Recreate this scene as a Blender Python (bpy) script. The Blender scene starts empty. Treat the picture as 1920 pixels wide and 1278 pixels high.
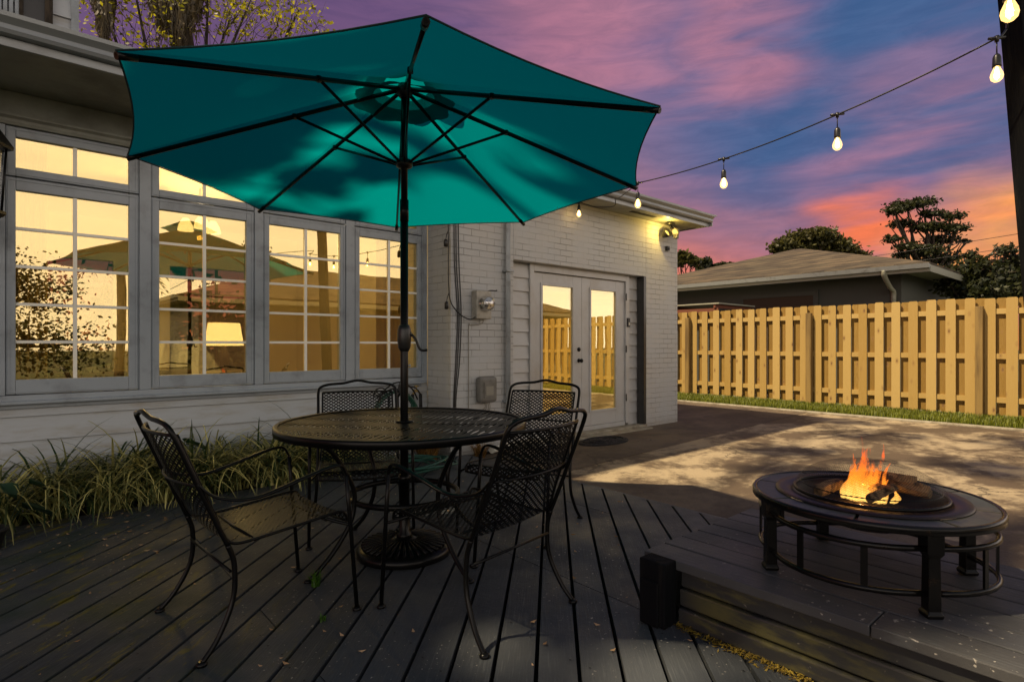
import bpy, math, random
import numpy as np
from math import sin, cos, pi, radians, sqrt, atan2
from mathutils import Vector, Matrix
random.seed(7); rng = np.random.default_rng(7)
S = bpy.context.scene; COL = S.collection; D = bpy.data
# ------------------------------------------------------------------ camera
cam_d = D.cameras.new('camera'); cam = D.objects.new('camera', cam_d); COL.objects.link(cam)
cam.location = (0, 0, 1.17); cam.rotation_euler = (radians(90), 0, radians(-41))
cam_d.sensor_width = 36; cam_d.lens = 1061/1920*36; cam_d.shift_y = 6/1920
cam_d.clip_start = 0.05; cam_d.clip_end = 1000
S.camera = cam
S.view_settings.view_transform = 'Standard'; S.view_settings.look = 'None'
S.view_settings.gamma = 1; S.view_settings.exposure = 0.42
S.cycles.use_denoising = True
S.cycles.max_bounces = 6; S.cycles.transparent_max_bounces = 24
S.cycles.sample_clamp_indirect = 4
FW = Vector((cos(radians(49)), sin(radians(49)), 0)); RT = Vector((sin(radians(49)), -cos(radians(49)), 0))
def P(px, py, t):            # survey: photo pixel + depth -> world (used to size and place things)
    return Vector((0, 0, 1.17)) + FW*t + RT*((px-960)/1061*t) + Vector((0, 0, (645-py)/1061*t))
def G(px, py, z=0.0): return P(px, py, 1061*(1.17-z)/(py-645))
def XY(px, Y):
    s = (px-960)/1061; t = Y/(FW.y+RT.y*s); return (FW.x+RT.x*s)*t
# ------------------------------------------------------------------ node helpers
def sset(n, k, v):
    if hasattr(v, 'is_output'): n.id_data.links.new(v, n.inputs[k])
    else: n.inputs[k].default_value = v
def N(nt, kind, ins=None, **props):
    n = nt.nodes.new(kind)
    for k, v in props.items(): setattr(n, k, v)
    for k, v in (ins or {}).items(): sset(n, k, v)
    return n
def M(nt, op, a, b=0.0, c=None, clamp=False):
    n = N(nt, 'ShaderNodeMath', {0: a, 1: b}, operation=op, use_clamp=clamp)
    if c is not None: sset(n, 2, c)
    return n.outputs[0]
def MR(nt, v, a, b, c=0.0, d=1.0, smooth=True):
    n = N(nt, 'ShaderNodeMapRange', {'Value': v, 'From Min': a, 'From Max': b, 'To Min': c, 'To Max': d})
    if smooth: n.interpolation_type = 'SMOOTHSTEP'
    return n.outputs['Result']
def c4(c): return tuple(c)+((1,) if len(c) == 3 else ())
def MIX(nt, f, a, b, mode='MIX'):
    n = nt.nodes.new('ShaderNodeMix'); n.data_type = 'RGBA'; n.blend_type = mode
    sset(n, 0, f)
    for k, v in ((6, a), (7, b)): sset(n, k, v if hasattr(v, 'is_output') else c4(v))
    return n.outputs[2]
def NOISE(nt, vec, scale, detail=4, rough=.55, dist=0.0):
    n = N(nt, 'ShaderNodeTexNoise', {'Scale': scale, 'Detail': detail, 'Roughness': rough, 'Distortion': dist})
    nt.links.new(vec, n.inputs['Vector']); return n.outputs['Fac']
def MAP(nt, vec, sc=(1, 1, 1), rot=(0, 0, 0), loc=(0, 0, 0)):
    n = N(nt, 'ShaderNodeMapping', {'Scale': sc, 'Rotation': rot, 'Location': loc})
    nt.links.new(vec, n.inputs['Vector']); return n.outputs[0]
# ------------------------------------------------------------------ world: dusk sky
W = D.worlds.new('World'); S.world = W; W.use_nodes = True
nt = W.node_tree; nt.nodes.clear()
tc = N(nt, 'ShaderNodeTexCoord').outputs['Generated']
sp = N(nt, 'ShaderNodeSeparateXYZ'); nt.links.new(tc, sp.inputs[0])
el = sp.outputs['Z']
def lobe(px, py, r0, r1):   # soft patch of cloud around a sky direction
    v = (P(px, py, 1)-Vector((0, 0, 1.17))).normalized()
    d = N(nt, 'ShaderNodeVectorMath', operation='DISTANCE'); nt.links.new(warp, d.inputs[0]); d.inputs[1].default_value = v
    return MR(nt, d.outputs['Value'], r0, r1, 1, 0)
base_map = MAP(nt, tc, (1.6, 1.6, 6.5))
wn = N(nt, 'ShaderNodeTexNoise', {'Scale': 1.7, 'Detail': 4, 'Roughness': .5}); nt.links.new(base_map, wn.inputs['Vector'])
wsub = N(nt, 'ShaderNodeVectorMath', operation='SUBTRACT'); nt.links.new(wn.outputs['Color'], wsub.inputs[0]); wsub.inputs[1].default_value = (.5, .5, .5)
wsc = N(nt, 'ShaderNodeVectorMath', operation='MULTIPLY'); nt.links.new(wsub.outputs[0], wsc.inputs[0]); wsc.inputs[1].default_value = (.19, .19, .075)
wadd = N(nt, 'ShaderNodeVectorMath', operation='ADD'); nt.links.new(tc, wadd.inputs[0]); nt.links.new(wsc.outputs[0], wadd.inputs[1])
warp = wadd.outputs[0]
streak = NOISE(nt, MAP(nt, tc, (1.2, 1.2, 7)), 2.0, 6, .52, .3)
soft = NOISE(nt, MAP(nt, tc, (1.2, 1.2, 4.2)), 2.1, 5, .55, .4)
ramp = N(nt, 'ShaderNodeValToRGB'); nt.links.new(el, ramp.inputs[0]); cr = ramp.color_ramp
cr.elements[0].position = 0.0; cr.elements[0].color = (.80, .30, .10, 1)
cr.elements[1].position = 1.0; cr.elements[1].color = (.05, .07, .20, 1)
for p_, c_ in ((.10, (.78, .21, .12)), (.18, (.50, .175, .17)), (.26, (.35, .17, .23)), (.36, (.27, .16, .26)), (.46, (.17, .125, .26)), (.6, (.09, .10, .25))):
    e_ = cr.elements.new(p_); e_.color = c4(c_)
col = ramp.outputs[0]
col = MIX(nt, MR(nt, streak, .42, .70, 0, .5), col, (.36, .18, .25))
blue = M(nt, 'MAXIMUM', M(nt, 'MAXIMUM', lobe(1540, 130, .12, .40), lobe(1760, 70, .12, .36)), M(nt, 'MULTIPLY', lobe(1330, 230, .04, .25), .7))
blue = M(nt, 'MULTIPLY', blue, MR(nt, soft, .24, .50, .55, 1), clamp=True)
col = MIX(nt, blue, col, (.050, .115, .26))
pk = M(nt, 'MAXIMUM', M(nt, 'MULTIPLY', lobe(1420, 45, .03, .14), .9), M(nt, 'MULTIPLY', lobe(1080, 70, .05, .2), .8))
pk = M(nt, 'MULTIPLY', pk, MR(nt, streak, .36, .6, .2, .9))
col = MIX(nt, pk, col, (.43, .18, .25))
pk2 = M(nt, 'MULTIPLY', M(nt, 'MAXIMUM', lobe(1720, 300, .06, .24), lobe(1300, 190, .04, .2)), MR(nt, streak, .4, .66, .1, .7))
col = MIX(nt, pk2, col, (.42, .19, .27))
og = M(nt, 'MULTIPLY', M(nt, 'MAXIMUM', lobe(1600, 410, .02, .13), lobe(1890, 440, .02, .12)), MR(nt, streak, .4, .62, .15, 1)); og = M(nt, 'MULTIPLY', og, MR(nt, el, .255, .20))
col = MIX(nt, og, col, (.88, .20, .085))
yl = M(nt, 'MULTIPLY', M(nt, 'MAXIMUM', lobe(1790, 500, .02, .13), lobe(1880, 420, .02, .10)), MR(nt, soft, .3, .6, .4, 1))
col = MIX(nt, yl, col, (.95, .42, .10))
vi = M(nt, 'MULTIPLY', lobe(330, 40, .25, .62), .85)
col = MIX(nt, vi, col, (.125, .07, .165))
fine = NOISE(nt, MAP(nt, tc, (2.2, 2.2, 11), (0, .12, 0)), 4.5, 8, .66, .8)
col = MIX(nt, 1.0, col, MIX(nt, MR(nt, fine, .30, .72, 0, 1), (.86, .89, .93), (1.17, 1.09, 1.07)), 'MULTIPLY')
back = MR(nt, sp.outputs['Y'], .12, -.28)
bcol = MIX(nt, MR(nt, el, .28, .47), (1.65, 1.40, 1.20), (.10, .13, .19))
bcol = MIX(nt, MR(nt, streak, .35, .75, 0, .35), bcol, (1.0, .90, .76))
col = MIX(nt, back, col, bcol)
col = MIX(nt, MR(nt, el, -.02, 0.0, 1, 0), col, (.10, .09, .07))
bg = N(nt, 'ShaderNodeBackground', {'Color': col, 'Strength': .80})
out = N(nt, 'ShaderNodeOutputWorld'); nt.links.new(bg.outputs[0], out.inputs[0])
# ------------------------------------------------------------------ sun (filtered by the shade tree's leaves)
SUN = Vector((-1.39, .67, 2.18)).normalized()
sd = D.lights.new('sun', 'SUN'); so = D.objects.new('sun', sd); COL.objects.link(so)
sd.energy = 5.0; sd.angle = radians(1.3); sd.color = (1, .80, .52)
so.rotation_euler = SUN.to_track_quat('Z', 'Y').to_euler(); so.location = (-8, 4, 14)
# ------------------------------------------------------------------ materials
MATS = {}
def mat(name, base, rough=.6, metal=0.0, col_noise=None, bump=None, spec=.5, extra=None):
    """col_noise=(color2, scale, lo, hi, stretch); bump=(scale, strength, dist, stretch)"""
    m = D.materials.new(name); m.use_nodes = True; t = m.node_tree; t.nodes.clear()
    o = N(t, 'ShaderNodeOutputMaterial'); b = N(t, 'ShaderNodeBsdfPrincipled', {'Roughness': rough, 'Metallic': metal})
    b.inputs['Specular IOR Level'].default_value = spec
    t.links.new(b.outputs[0], o.inputs[0])
    oc = N(t, 'ShaderNodeTexCoord').outputs['Object']
    c = c4(base)
    for cn in ([col_noise] if isinstance(col_noise, tuple) else (col_noise or [])):
        f = MR(t, NOISE(t, MAP(t, oc, cn[4] if len(cn) > 4 else (1, 1, 1)), cn[1], 6, .62), cn[2], cn[3])
        c = MIX(t, f, c, cn[0])
    sset(b, 'Base Color', c)
    if bump:
        f = NOISE(t, MAP(t, oc, bump[3] if len(bump) > 3 else (1, 1, 1)), bump[0], 6, .6)
        bn = N(t, 'ShaderNodeBump', {'Height': f, 'Strength': bump[1], 'Distance': bump[2]})
        t.links.new(bn.outputs[0], b.inputs['Normal'])
    if extra: extra(t, b, oc, c)
    MATS[name] = m; return m
def emit(name, color, strength):
    m = D.materials.new(name); m.use_nodes = True; t = m.node_tree; t.nodes.clear()
    e = N(t, 'ShaderNodeEmission', {'Color': c4(color), 'Strength': strength}); o = N(t, 'ShaderNodeOutputMaterial')
    t.links.new(e.outputs[0], o.inputs[0]); return m
# painted brick (real brick courses as bump and dirty joints)
def brick_extra(swap):
    def f(t, b, oc, c):
        s = N(t, 'ShaderNodeSeparateXYZ'); t.links.new(oc, s.inputs[0])
        cb = N(t, 'ShaderNodeCombineXYZ'); t.links.new(s.outputs['Y' if swap else 'X'], cb.inputs[0]); t.links.new(s.outputs['Z'], cb.inputs[1])
        wob = N(t, 'ShaderNodeTexNoise', {'Scale': 9.0, 'Detail': 3}); t.links.new(oc, wob.inputs['Vector'])
        ad = N(t, 'ShaderNodeVectorMath', operation='MULTIPLY_ADD'); t.links.new(wob.outputs['Color'], ad.inputs[0]); ad.inputs[1].default_value = (.012, .010, 0); t.links.new(cb.outputs[0], ad.inputs[2])
        br = N(t, 'ShaderNodeTexBrick', {'Scale': 1.0, 'Mortar Size': .0045, 'Mortar Smooth': .35, 'Brick Width': .215, 'Row Height': .074, 'Bias': 0.0,
                                         'Color1': (1, 1, 1, 1), 'Color2': (.9, .9, .9, 1), 'Mortar': (0, 0, 0, 1)})
        t.links.new(ad.outputs[0], br.inputs['Vector'])
        n1 = NOISE(t, oc, 38, 5, .65); n2 = NOISE(t, oc, 1.7, 4)
        patchy = MR(t, NOISE(t, oc, 2.6, 4, .6), .38, .62, .18, 1)
        h = M(t, 'SUBTRACT', M(t, 'MULTIPLY', n1, .35), M(t, 'MULTIPLY', br.outputs['Fac'], patchy))
        bn = N(t, 'ShaderNodeBump', {'Height': h, 'Strength': .8, 'Distance': .009}); t.links.new(bn.outputs[0], b.inputs['Normal'])
        c1 = MIX(t, MR(t, n2, .35, .7, 0, .5), c, (.50, .47, .42))
        c2 = MIX(t, M(t, 'MULTIPLY', M(t, 'MULTIPLY', br.outputs['Fac'], patchy), .55), c1, (.13, .12, .10))
        low = MR(t, M(t, 'ADD', s.outputs['Z'], M(t, 'MULTIPLY', n1, .25)), -.02, .25, .5, 0)
        c3 = MIX(t, low, c2, (.24, .19, .13))
        t.links.new(c3, b.inputs['Base Color'])
    return f
WHITE = (.47, .485, .49)
mat('painted_brick', WHITE, .65, extra=brick_extra(False)); mat('painted_brick_side', WHITE, .65, extra=brick_extra(True))
mat('painted_siding', (.46, .49, .52), .55, col_noise=[((.36, .34, .30), 3.2, .45, .8, (1, 1, 5)), ((.15, .13, .11), 26, .70, .80, (1, 1, 6))], bump=(42, .25, .006, (.15, 1, 1)))
mat('painted_trim', (.33, .37, .41), .45, col_noise=((.20, .22, .235), 5, .45, .8), bump=(30, .12, .004))
mat('door_paint', (.47, .475, .47), .4, col_noise=((.40, .38, .35), 3, .4, .75), bump=(20, .08, .003))
mat('muntin_white', (.95, .92, .80), .4)
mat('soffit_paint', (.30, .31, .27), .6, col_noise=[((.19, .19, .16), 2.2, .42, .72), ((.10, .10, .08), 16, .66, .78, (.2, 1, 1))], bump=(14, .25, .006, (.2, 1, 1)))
mat('gutter_metal', (.30, .32, .33), .35, .2, col_noise=((.16, .16, .15), 6, .5, .8, (.3, 1, 1)))
mat('dark_slot', (.012, .012, .012), .9)
mat('black_iron', (.0035, .0035, .0035), .3, 0, col_noise=((.014, .011, .008), 30, .62, .78), spec=.22)
mat('bronze_iron', (.005, .0048, .0045), .25, 0, col_noise=((.022, .014, .008), 12, .58, .78), spec=.28)
mat('black_plastic', (.012, .012, .012), .35)
mat('green_armrest', (.010, .028, .022), .5)
mat('rubber', (.010, .010, .010), .7)
mat('brass', (.45, .32, .12), .3, .9)
mat('grey_box', (.17, .165, .15), .5, col_noise=((.11, .105, .09), 8, .4, .7), bump=(60, .12, .003))
mat('meter_grey', (.40, .38, .33), .5, col_noise=((.27, .25, .2), 10, .4, .7))
mat('meter_dark', (.03, .03, .03), .25)
mat('white_plastic', (.6, .58, .5), .45)
mat('cable_grey', (.25, .24, .2), .6)
mat('interior_wall', (.62, .55, .40), .8); mat('interior_floor', (.10, .075, .05), .4, col_noise=((.05, .03, .015), 6, .4, .6, (1, 8, 1)))
mat('interior_dark', (.06, .04, .025), .8); mat('curtain', (.42, .34, .2), .9); mat('cushion', (.30, .17, .11), .8)
mat('lampshade', (.85, .7, .45), .8); mat('blind', (.82, .70, .42), .6)
mat('post_wood_dark', (.005, .0055, .007), .8, spec=.1, col_noise=((.012, .012, .012), 30, .5, .7, (1, 1, .1)), bump=(30, .6, .01, (1, 1, .1)))
mat('soil', (.022, .015, .009), 1, col_noise=((.05, .035, .02), 20, .45, .7), bump=(30, 1, .03))
mat('ground_earth', (.05, .042, .025), 1, col_noise=((.03, .05, .015), 1.5, .4, .6), bump=(12, 1, .03))
# deck paint: charcoal, with worn scratches, algae near the bed
def deck_extra(algae):
    def f(t, b, oc, c):
        geo = N(t, 'ShaderNodeNewGeometry'); rnd = geo.outputs['Random Per Island']
        rot_ = MAP(t, oc, (1, 1, 1), (0, 0, radians(-45) if algae else radians(-90)))
        gr = NOISE(t, MAP(t, rot_, (1.0, 20, 1)), 6, 6, .65)
        blot = NOISE(t, oc, 2.4, 5, .6)
        c1 = MIX(t, MR(t, gr, .50, .72, 0, .6), c, (.12, .13, .135))
        c1 = MIX(t, MR(t, blot, .45, .75, 0, .55), c1, (.030, .032, .035))
        c1 = MIX(t, MR(t, rnd, 0, 1, 0, .6, False), c1, (.082, .090, .10))
        scr = NOISE(t, oc, 55, 3, .5); scm = NOISE(t, oc, 1.6, 2)
        c1 = MIX(t, M(t, 'MULTIPLY', MR(t, scr, .66, .71), MR(t, scm, .42, .56)), c1, (.36, .34, .30))
        if algae:
            s = N(t, 'ShaderNodeSeparateXYZ'); t.links.new(oc, s.inputs[0])
            zone = M(t, 'MULTIPLY', MR(t, s.outputs['X'], 1.15, .1), MR(t, s.outputs['Y'], 1.3, 2.2))
            al = MR(t, NOISE(t, MAP(t, rot_, (1, 3.2, 1)), 4.2, 6, .7, .5), .54, .66)
            c1 = MIX(t, M(t, 'MULTIPLY', M(t, 'MULTIPLY', zone, al), .95), c1, (.19, .155, .012))
            al2 = MR(t, NOISE(t, oc, 1.9, 4, .6), .48, .64)
            c1 = MIX(t, M(t, 'MULTIPLY', M(t, 'MULTIPLY', zone, al2), .5), c1, (.02, .045, .018))
        t.links.new(c1, b.inputs['Base Color'])
        t.links.new(MR(t, blot, .3, .7, .42, .68), b.inputs['Roughness'])
        h = M(t, 'ADD', gr, M(t, 'MULTIPLY', NOISE(t, oc, 40, 4, .6), .6))
        bn = N(t, 'ShaderNodeBump', {'Height': h, 'Strength': .45, 'Distance': .006}); t.links.new(bn.outputs[0], b.inputs['Normal'])
    return f
mat('deck_paint', (.044, .050, .058), .5, spec=.28, extra=deck_extra(True))
mat('platform_paint', (.062, .061, .061), .5, spec=.28, extra=deck_extra(False))
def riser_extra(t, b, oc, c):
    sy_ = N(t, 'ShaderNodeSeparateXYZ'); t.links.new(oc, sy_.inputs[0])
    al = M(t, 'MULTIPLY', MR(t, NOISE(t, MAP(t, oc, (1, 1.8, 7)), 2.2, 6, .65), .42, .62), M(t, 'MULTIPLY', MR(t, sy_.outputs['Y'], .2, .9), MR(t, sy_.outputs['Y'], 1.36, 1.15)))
    c1 = MIX(t, M(t, 'MULTIPLY', al, .38), c, (.20, .18, .04))  # yellow tint: moss, plus sunlight painted on towards the end post
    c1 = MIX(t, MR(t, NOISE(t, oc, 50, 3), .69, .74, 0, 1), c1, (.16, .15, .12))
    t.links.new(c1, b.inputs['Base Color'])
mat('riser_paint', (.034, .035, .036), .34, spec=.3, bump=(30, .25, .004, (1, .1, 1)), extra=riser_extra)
def conc_extra(light, dark, lo, hi):
    def f(t, b, oc, c):
        n = NOISE(t, MAP(t, oc, (.8, 1.3, 1), (0, 0, .5)), .9, 8, .66, .6); n2 = NOISE(t, oc, 7, 6, .7); n3 = NOISE(t, oc, 60, 4, .6)
        k = M(t, 'ADD', n, M(t, 'MULTIPLY', M(t, 'SUBTRACT', n2, .5), .35))
        c1 = MIX(t, MR(t, k, lo, hi), light, dark)
        c1 = MIX(t, MR(t, n3, .55, .75, 0, .6), c1, tuple(x*.45 for x in dark))
        vo = N(t, 'ShaderNodeTexVoronoi', {'Scale': .75}, feature='DISTANCE_TO_EDGE')
        wob = N(t, 'ShaderNodeTexNoise', {'Scale': 2.5, 'Detail': 5, 'Roughness': .7}); t.links.new(oc, wob.inputs['Vector'])
        ad = N(t, 'ShaderNodeVectorMath', operation='MULTIPLY_ADD'); t.links.new(wob.outputs['Color'], ad.inputs[0]); ad.inputs[1].default_value = (.6, .6, 0); t.links.new(oc, ad.inputs[2])
        t.links.new(ad.outputs[0], vo.inputs['Vector'])
        crk = M(t, 'MULTIPLY', MR(t, vo.outputs['Distance'], .0, .012, 1, 0), MR(t, NOISE(t, oc, .8, 2), .5, .56))
        c1 = MIX(t, M(t, 'MULTIPLY', crk, .8), c1, (.03, .022, .015))
        t.links.new(c1, b.inputs['Base Color'])
        h = M(t, 'SUBTRACT', M(t, 'ADD', M(t, 'MULTIPLY', n2, 1.2), M(t, 'MULTIPLY', n3, .7)), crk)
        bn = N(t, 'ShaderNodeBump', {'Height': h, 'Strength': .45, 'Distance': .012}); t.links.new(bn.outputs[0], b.inputs['Normal'])
    return f
mat('concrete_pale', (.3, .28, .22), .8, extra=conc_extra((.36, .285, .18), (.095, .066, .040), .40, .57))
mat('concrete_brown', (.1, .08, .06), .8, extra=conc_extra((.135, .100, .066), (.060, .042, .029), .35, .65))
mat('kerb_concrete', (.34, .31, .24), .8, col_noise=((.2, .17, .12), 8, .4, .7), bump=(30, .5, .01))
PALE = [(.50, .355, .125)]
def pine_extra(t, b, oc, c):
    geo = N(t, 'ShaderNodeNewGeometry'); rnd = geo.outputs['Random Per Island']
    mv = N(t, 'ShaderNodeVectorMath', operation='MULTIPLY_ADD'); t.links.new(rnd, mv.inputs[0]); mv.inputs[1].default_value = (7, 13, 17); t.links.new(oc, mv.inputs[2])
    gn = NOISE(t, MAP(t, mv.outputs[0], (9, 9, .55)), 3.5, 5, .6, 1.2)
    w = M(t, 'FRACT', M(t, 'MULTIPLY', gn, 7.0)); w = M(t, 'ABSOLUTE', M(t, 'SUBTRACT', w, .5))
    c1 = MIX(t, MR(t, w, .0, .5, 0, .75), c, (.37, .235, .065))
    c1 = MIX(t, MR(t, rnd, 0, 1, 0, .8, False), c1, PALE[0])
    vo = N(t, 'ShaderNodeTexVoronoi', {'Scale': 2.3}); t.links.new(MAP(t, mv.outputs[0], (3.2, 3.2, 1.5)), vo.inputs['Vector'])
    c1 = MIX(t, MR(t, vo.outputs['Distance'], .07, .13, 1, 0), c1, (.10, .05, .02))
    c1 = MIX(t, MR(t, vo.outputs['Distance'], .13, .26, .5, 0), c1, (.28, .16, .05))
    t.links.new(c1, b.inputs['Base Color'])
    bn = N(t, 'ShaderNodeBump', {'Height': w, 'Strength': .25, 'Distance': .004}); t.links.new(bn.outputs[0], b.inputs['Normal'])
mat('pine_board', (.33, .20, .035), .6, extra=pine_extra)
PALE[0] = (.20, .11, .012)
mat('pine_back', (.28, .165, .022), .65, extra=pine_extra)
mat('pine_post', (.26, .17, .05), .65, col_noise=((.13, .08, .025), 12, .4, .7, (1, 1, .08)), bump=(30, .5, .006, (1, 1, .06)))
def shingle_extra(t, b, oc, c):
    s = N(t, 'ShaderNodeSeparateXYZ'); t.links.new(oc, s.inputs[0])
    cb = N(t, 'ShaderNodeCombineXYZ'); t.links.new(M(t, 'ADD', s.outputs['Y'], s.outputs['X']), cb.inputs[0]); t.links.new(s.outputs['Z'], cb.inputs[1])
    br = N(t, 'ShaderNodeTexBrick', {'Scale': 1.0, 'Mortar Size': .010, 'Brick Width': .5, 'Row Height': .10, 'Color1': (.13, .095, .055, 1), 'Color2': (.042, .032, .02, 1), 'Mortar': (.012, .010, .006, 1)})
    t.links.new(cb.outputs[0], br.inputs['Vector'])
    c1 = MIX(t, MR(t, NOISE(t, oc, 2, 4), .4, .7, 0, .5), br.outputs['Color'], (.10, .08, .047))
    t.links.new(c1, b.inputs['Base Color'])
mat('shingle', (.12, .09, .06), .9, extra=shingle_extra)
mat('neighbour_wall', (.075, .08, .07), .8); mat('neighbour_trim', (.33, .33, .25), .6); mat('lumber_red', (.16, .05, .025), .8)
mat('bark', (.06, .045, .03), .9, col_noise=((.02, .015, .01), 14, .4, .6, (1, 1, .2)), bump=(20, 1, .03, (1, 1, .2)))
def leafm(name, a, b_, tr=.35):
    m = D.materials.new(name); m.use_nodes = True; t = m.node_tree; t.nodes.clear(); o = N(t, 'ShaderNodeOutputMaterial')
    geo = N(t, 'ShaderNodeNewGeometry'); c = MIX(t, M(t, 'POWER', geo.outputs['Random Per Island'], 2.2 if name == 'liriope' else 1.0), a, b_)
    d = N(t, 'ShaderNodeBsdfPrincipled', {'Roughness': .5, 'Base Color': c}); tl = N(t, 'ShaderNodeBsdfTranslucent', {'Color': c})
    mx = N(t, 'ShaderNodeMixShader', {0: tr}); t.links.new(d.outputs[0], mx.inputs[1]); t.links.new(tl.outputs[0], mx.inputs[2]); t.links.new(mx.outputs[0], o.inputs[0])
    MATS[name] = m; return m
leafm('leaf_dark', (.012, .020, .008), (.055, .06, .015)); leafm('leaf_olive', (.03, .035, .01), (.13, .12, .03))
leafm('leaf_yellow', (.10, .11, .01), (.50, .46, .02), .5); leafm('moss', (.05, .04, .022), (.13, .10, .05), .2)
leafm('liriope', (.02, .055, .012), (.95, .85, .30), .35); leafm('liriope_dry', (.14, .07, .02), (.46, .27, .08), .3)
leafm('leaf_broad', (.008, .028, .012), (.018, .055, .022), .2); leafm('grass_blade', (.06, .09, .008), (.30, .33, .03), .4)
leafm('leaf_fallen', (.30, .16, .05), (.62, .42, .24), .2); leafm('weed', (.03, .09, .008), (.08, .20, .015), .4)
leafm('debris', (.08, .05, .015), (.42, .30, .04), .2)
mat('mesh_floor_mat', (.010, .010, .011), .9, col_noise=((.04, .03, .03), 22, .52, .6), bump=(45, 1, .01))
# canopy cloth
m = D.materials.new('canopy_cloth'); m.use_nodes = True; t = m.node_tree; t.nodes.clear(); MATS['canopy_cloth'] = m
o = N(t, 'ShaderNodeOutputMaterial'); oc = N(t, 'ShaderNodeTexCoord').outputs['Object']
df = N(t, 'ShaderNodeBsdfDiffuse', {'Color': (.001, .030, .032, 1)}); tl = N(t, 'ShaderNodeBsdfTranslucent', {'Color': (.0, .58, .62, 1)})
bn = N(t, 'ShaderNodeBump', {'Height': NOISE(t, oc, 5, 3), 'Strength': .3, 'Distance': .02}); t.links.new(bn.outputs[0], df.inputs['Normal'])
mx = N(t, 'ShaderNodeMixShader', {0: .29}); t.links.new(df.outputs[0], mx.inputs[1]); t.links.new(tl.outputs[0], mx.inputs[2]); t.links.new(mx.outputs[0], o.inputs[0])
# expanded metal: diamond openings from UVs in metres
def mesh_mat(name, pu, pv, w, base='black'):
    m = D.materials.new(name); m.use_nodes = True; t = m.node_tree; t.nodes.clear(); MATS[name] = m
    o = N(t, 'ShaderNodeOutputMaterial'); uv = N(t, 'ShaderNodeTexCoord').outputs['UV']
    s = N(t, 'ShaderNodeSeparateXYZ'); t.links.new(uv, s.inputs[0])
    u = M(t, 'DIVIDE', s.outputs[0], pu); v = M(t, 'DIVIDE', s.outputs[1], pv)
    def tri(x): return M(t, 'ABSOLUTE', M(t, 'SUBTRACT', M(t, 'FRACT', x), .5))
    a = M(t, 'MINIMUM', tri(M(t, 'ADD', u, v)), tri(M(t, 'SUBTRACT', u, v)))
    solid = M(t, 'LESS_THAN', a, w)
    b = N(t, 'ShaderNodeBsdfPrincipled', {'Base Color': (.004, .004, .004, 1), 'Specular IOR Level': .2, 'Roughness': .4, 'Metallic': 0}); tr = N(t, 'ShaderNodeBsdfTransparent')
    mx = N(t, 'ShaderNodeMixShader', {0: solid}); t.links.new(tr.outputs[0], mx.inputs[1]); t.links.new(b.outputs[0], mx.inputs[2]); t.links.new(mx.outputs[0], o.inputs[0])
mesh_mat('expanded_chair', .034, .022, .20); mesh_mat('expanded_table', .040, .50, .30); mesh_mat('spark_mesh', .012, .012, .075)
# window glass: gold-toned, strongly mirroring
def glass_mat(name, gold, tr, f, rough=.004):
    m = D.materials.new(name); m.use_nodes = True; t = m.node_tree; t.nodes.clear(); MATS[name] = m
    o = N(t, 'ShaderNodeOutputMaterial'); oc = N(t, 'ShaderNodeTexCoord').outputs['Object']
    bn = N(t, 'ShaderNodeBump', {'Height': NOISE(t, oc, 1.6, 2), 'Strength': .035, 'Distance': .02})
    g = N(t, 'ShaderNodeBsdfGlossy', {'Color': c4(gold), 'Roughness': rough}); t.links.new(bn.outputs[0], g.inputs['Normal'])
    x = N(t, 'ShaderNodeBsdfTransparent', {'Color': c4(tr)}); mx = N(t, 'ShaderNodeMixShader', {0: f})
    t.links.new(x.outputs[0], mx.inputs[1]); t.links.new(g.outputs[0], mx.inputs[2]); t.links.new(mx.outputs[0], o.inputs[0])
glass_mat('window_glass', (1, .87, .50), (1, .90, .60), .44); glass_mat('door_glass', (1, .94, .66), (1, .92, .62), .50)
glass_mat('clear_bulb', (1, .9, .7), (1, .93, .75), .12, .02); glass_mat('meter_glass', (1, 1, 1), (.8, .8, .8), .35, .02)
tb_ = MATS['clear_bulb'].node_tree; ob_ = [n for n in tb_.nodes if n.type == 'OUTPUT_MATERIAL'][0]; src_ = ob_.inputs[0].links[0].from_socket
eb_ = N(tb_, 'ShaderNodeEmission', {'Color': (1, .62, .22, 1), 'Strength': .75}); ab_ = N(tb_, 'ShaderNodeAddShader'); tb_.links.new(src_, ab_.inputs[0]); tb_.links.new(eb_.outputs[0], ab_.inputs[1]); tb_.links.new(ab_.outputs[0], ob_.inputs[0])
MATS['filament'] = emit('filament', (1, .68, .26), 30); MATS['bulb_glow'] = emit('bulb_glow', (1, .80, .42), 9)
MATS['flood_glow'] = emit('flood_glow', (1, .60, .12), 1.6); MATS['lamp_glow'] = emit('lamp_glow', (1, .82, .52), 2.2)
MATS['ember'] = emit('ember', (1, .22, .03), 2.5)
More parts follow.
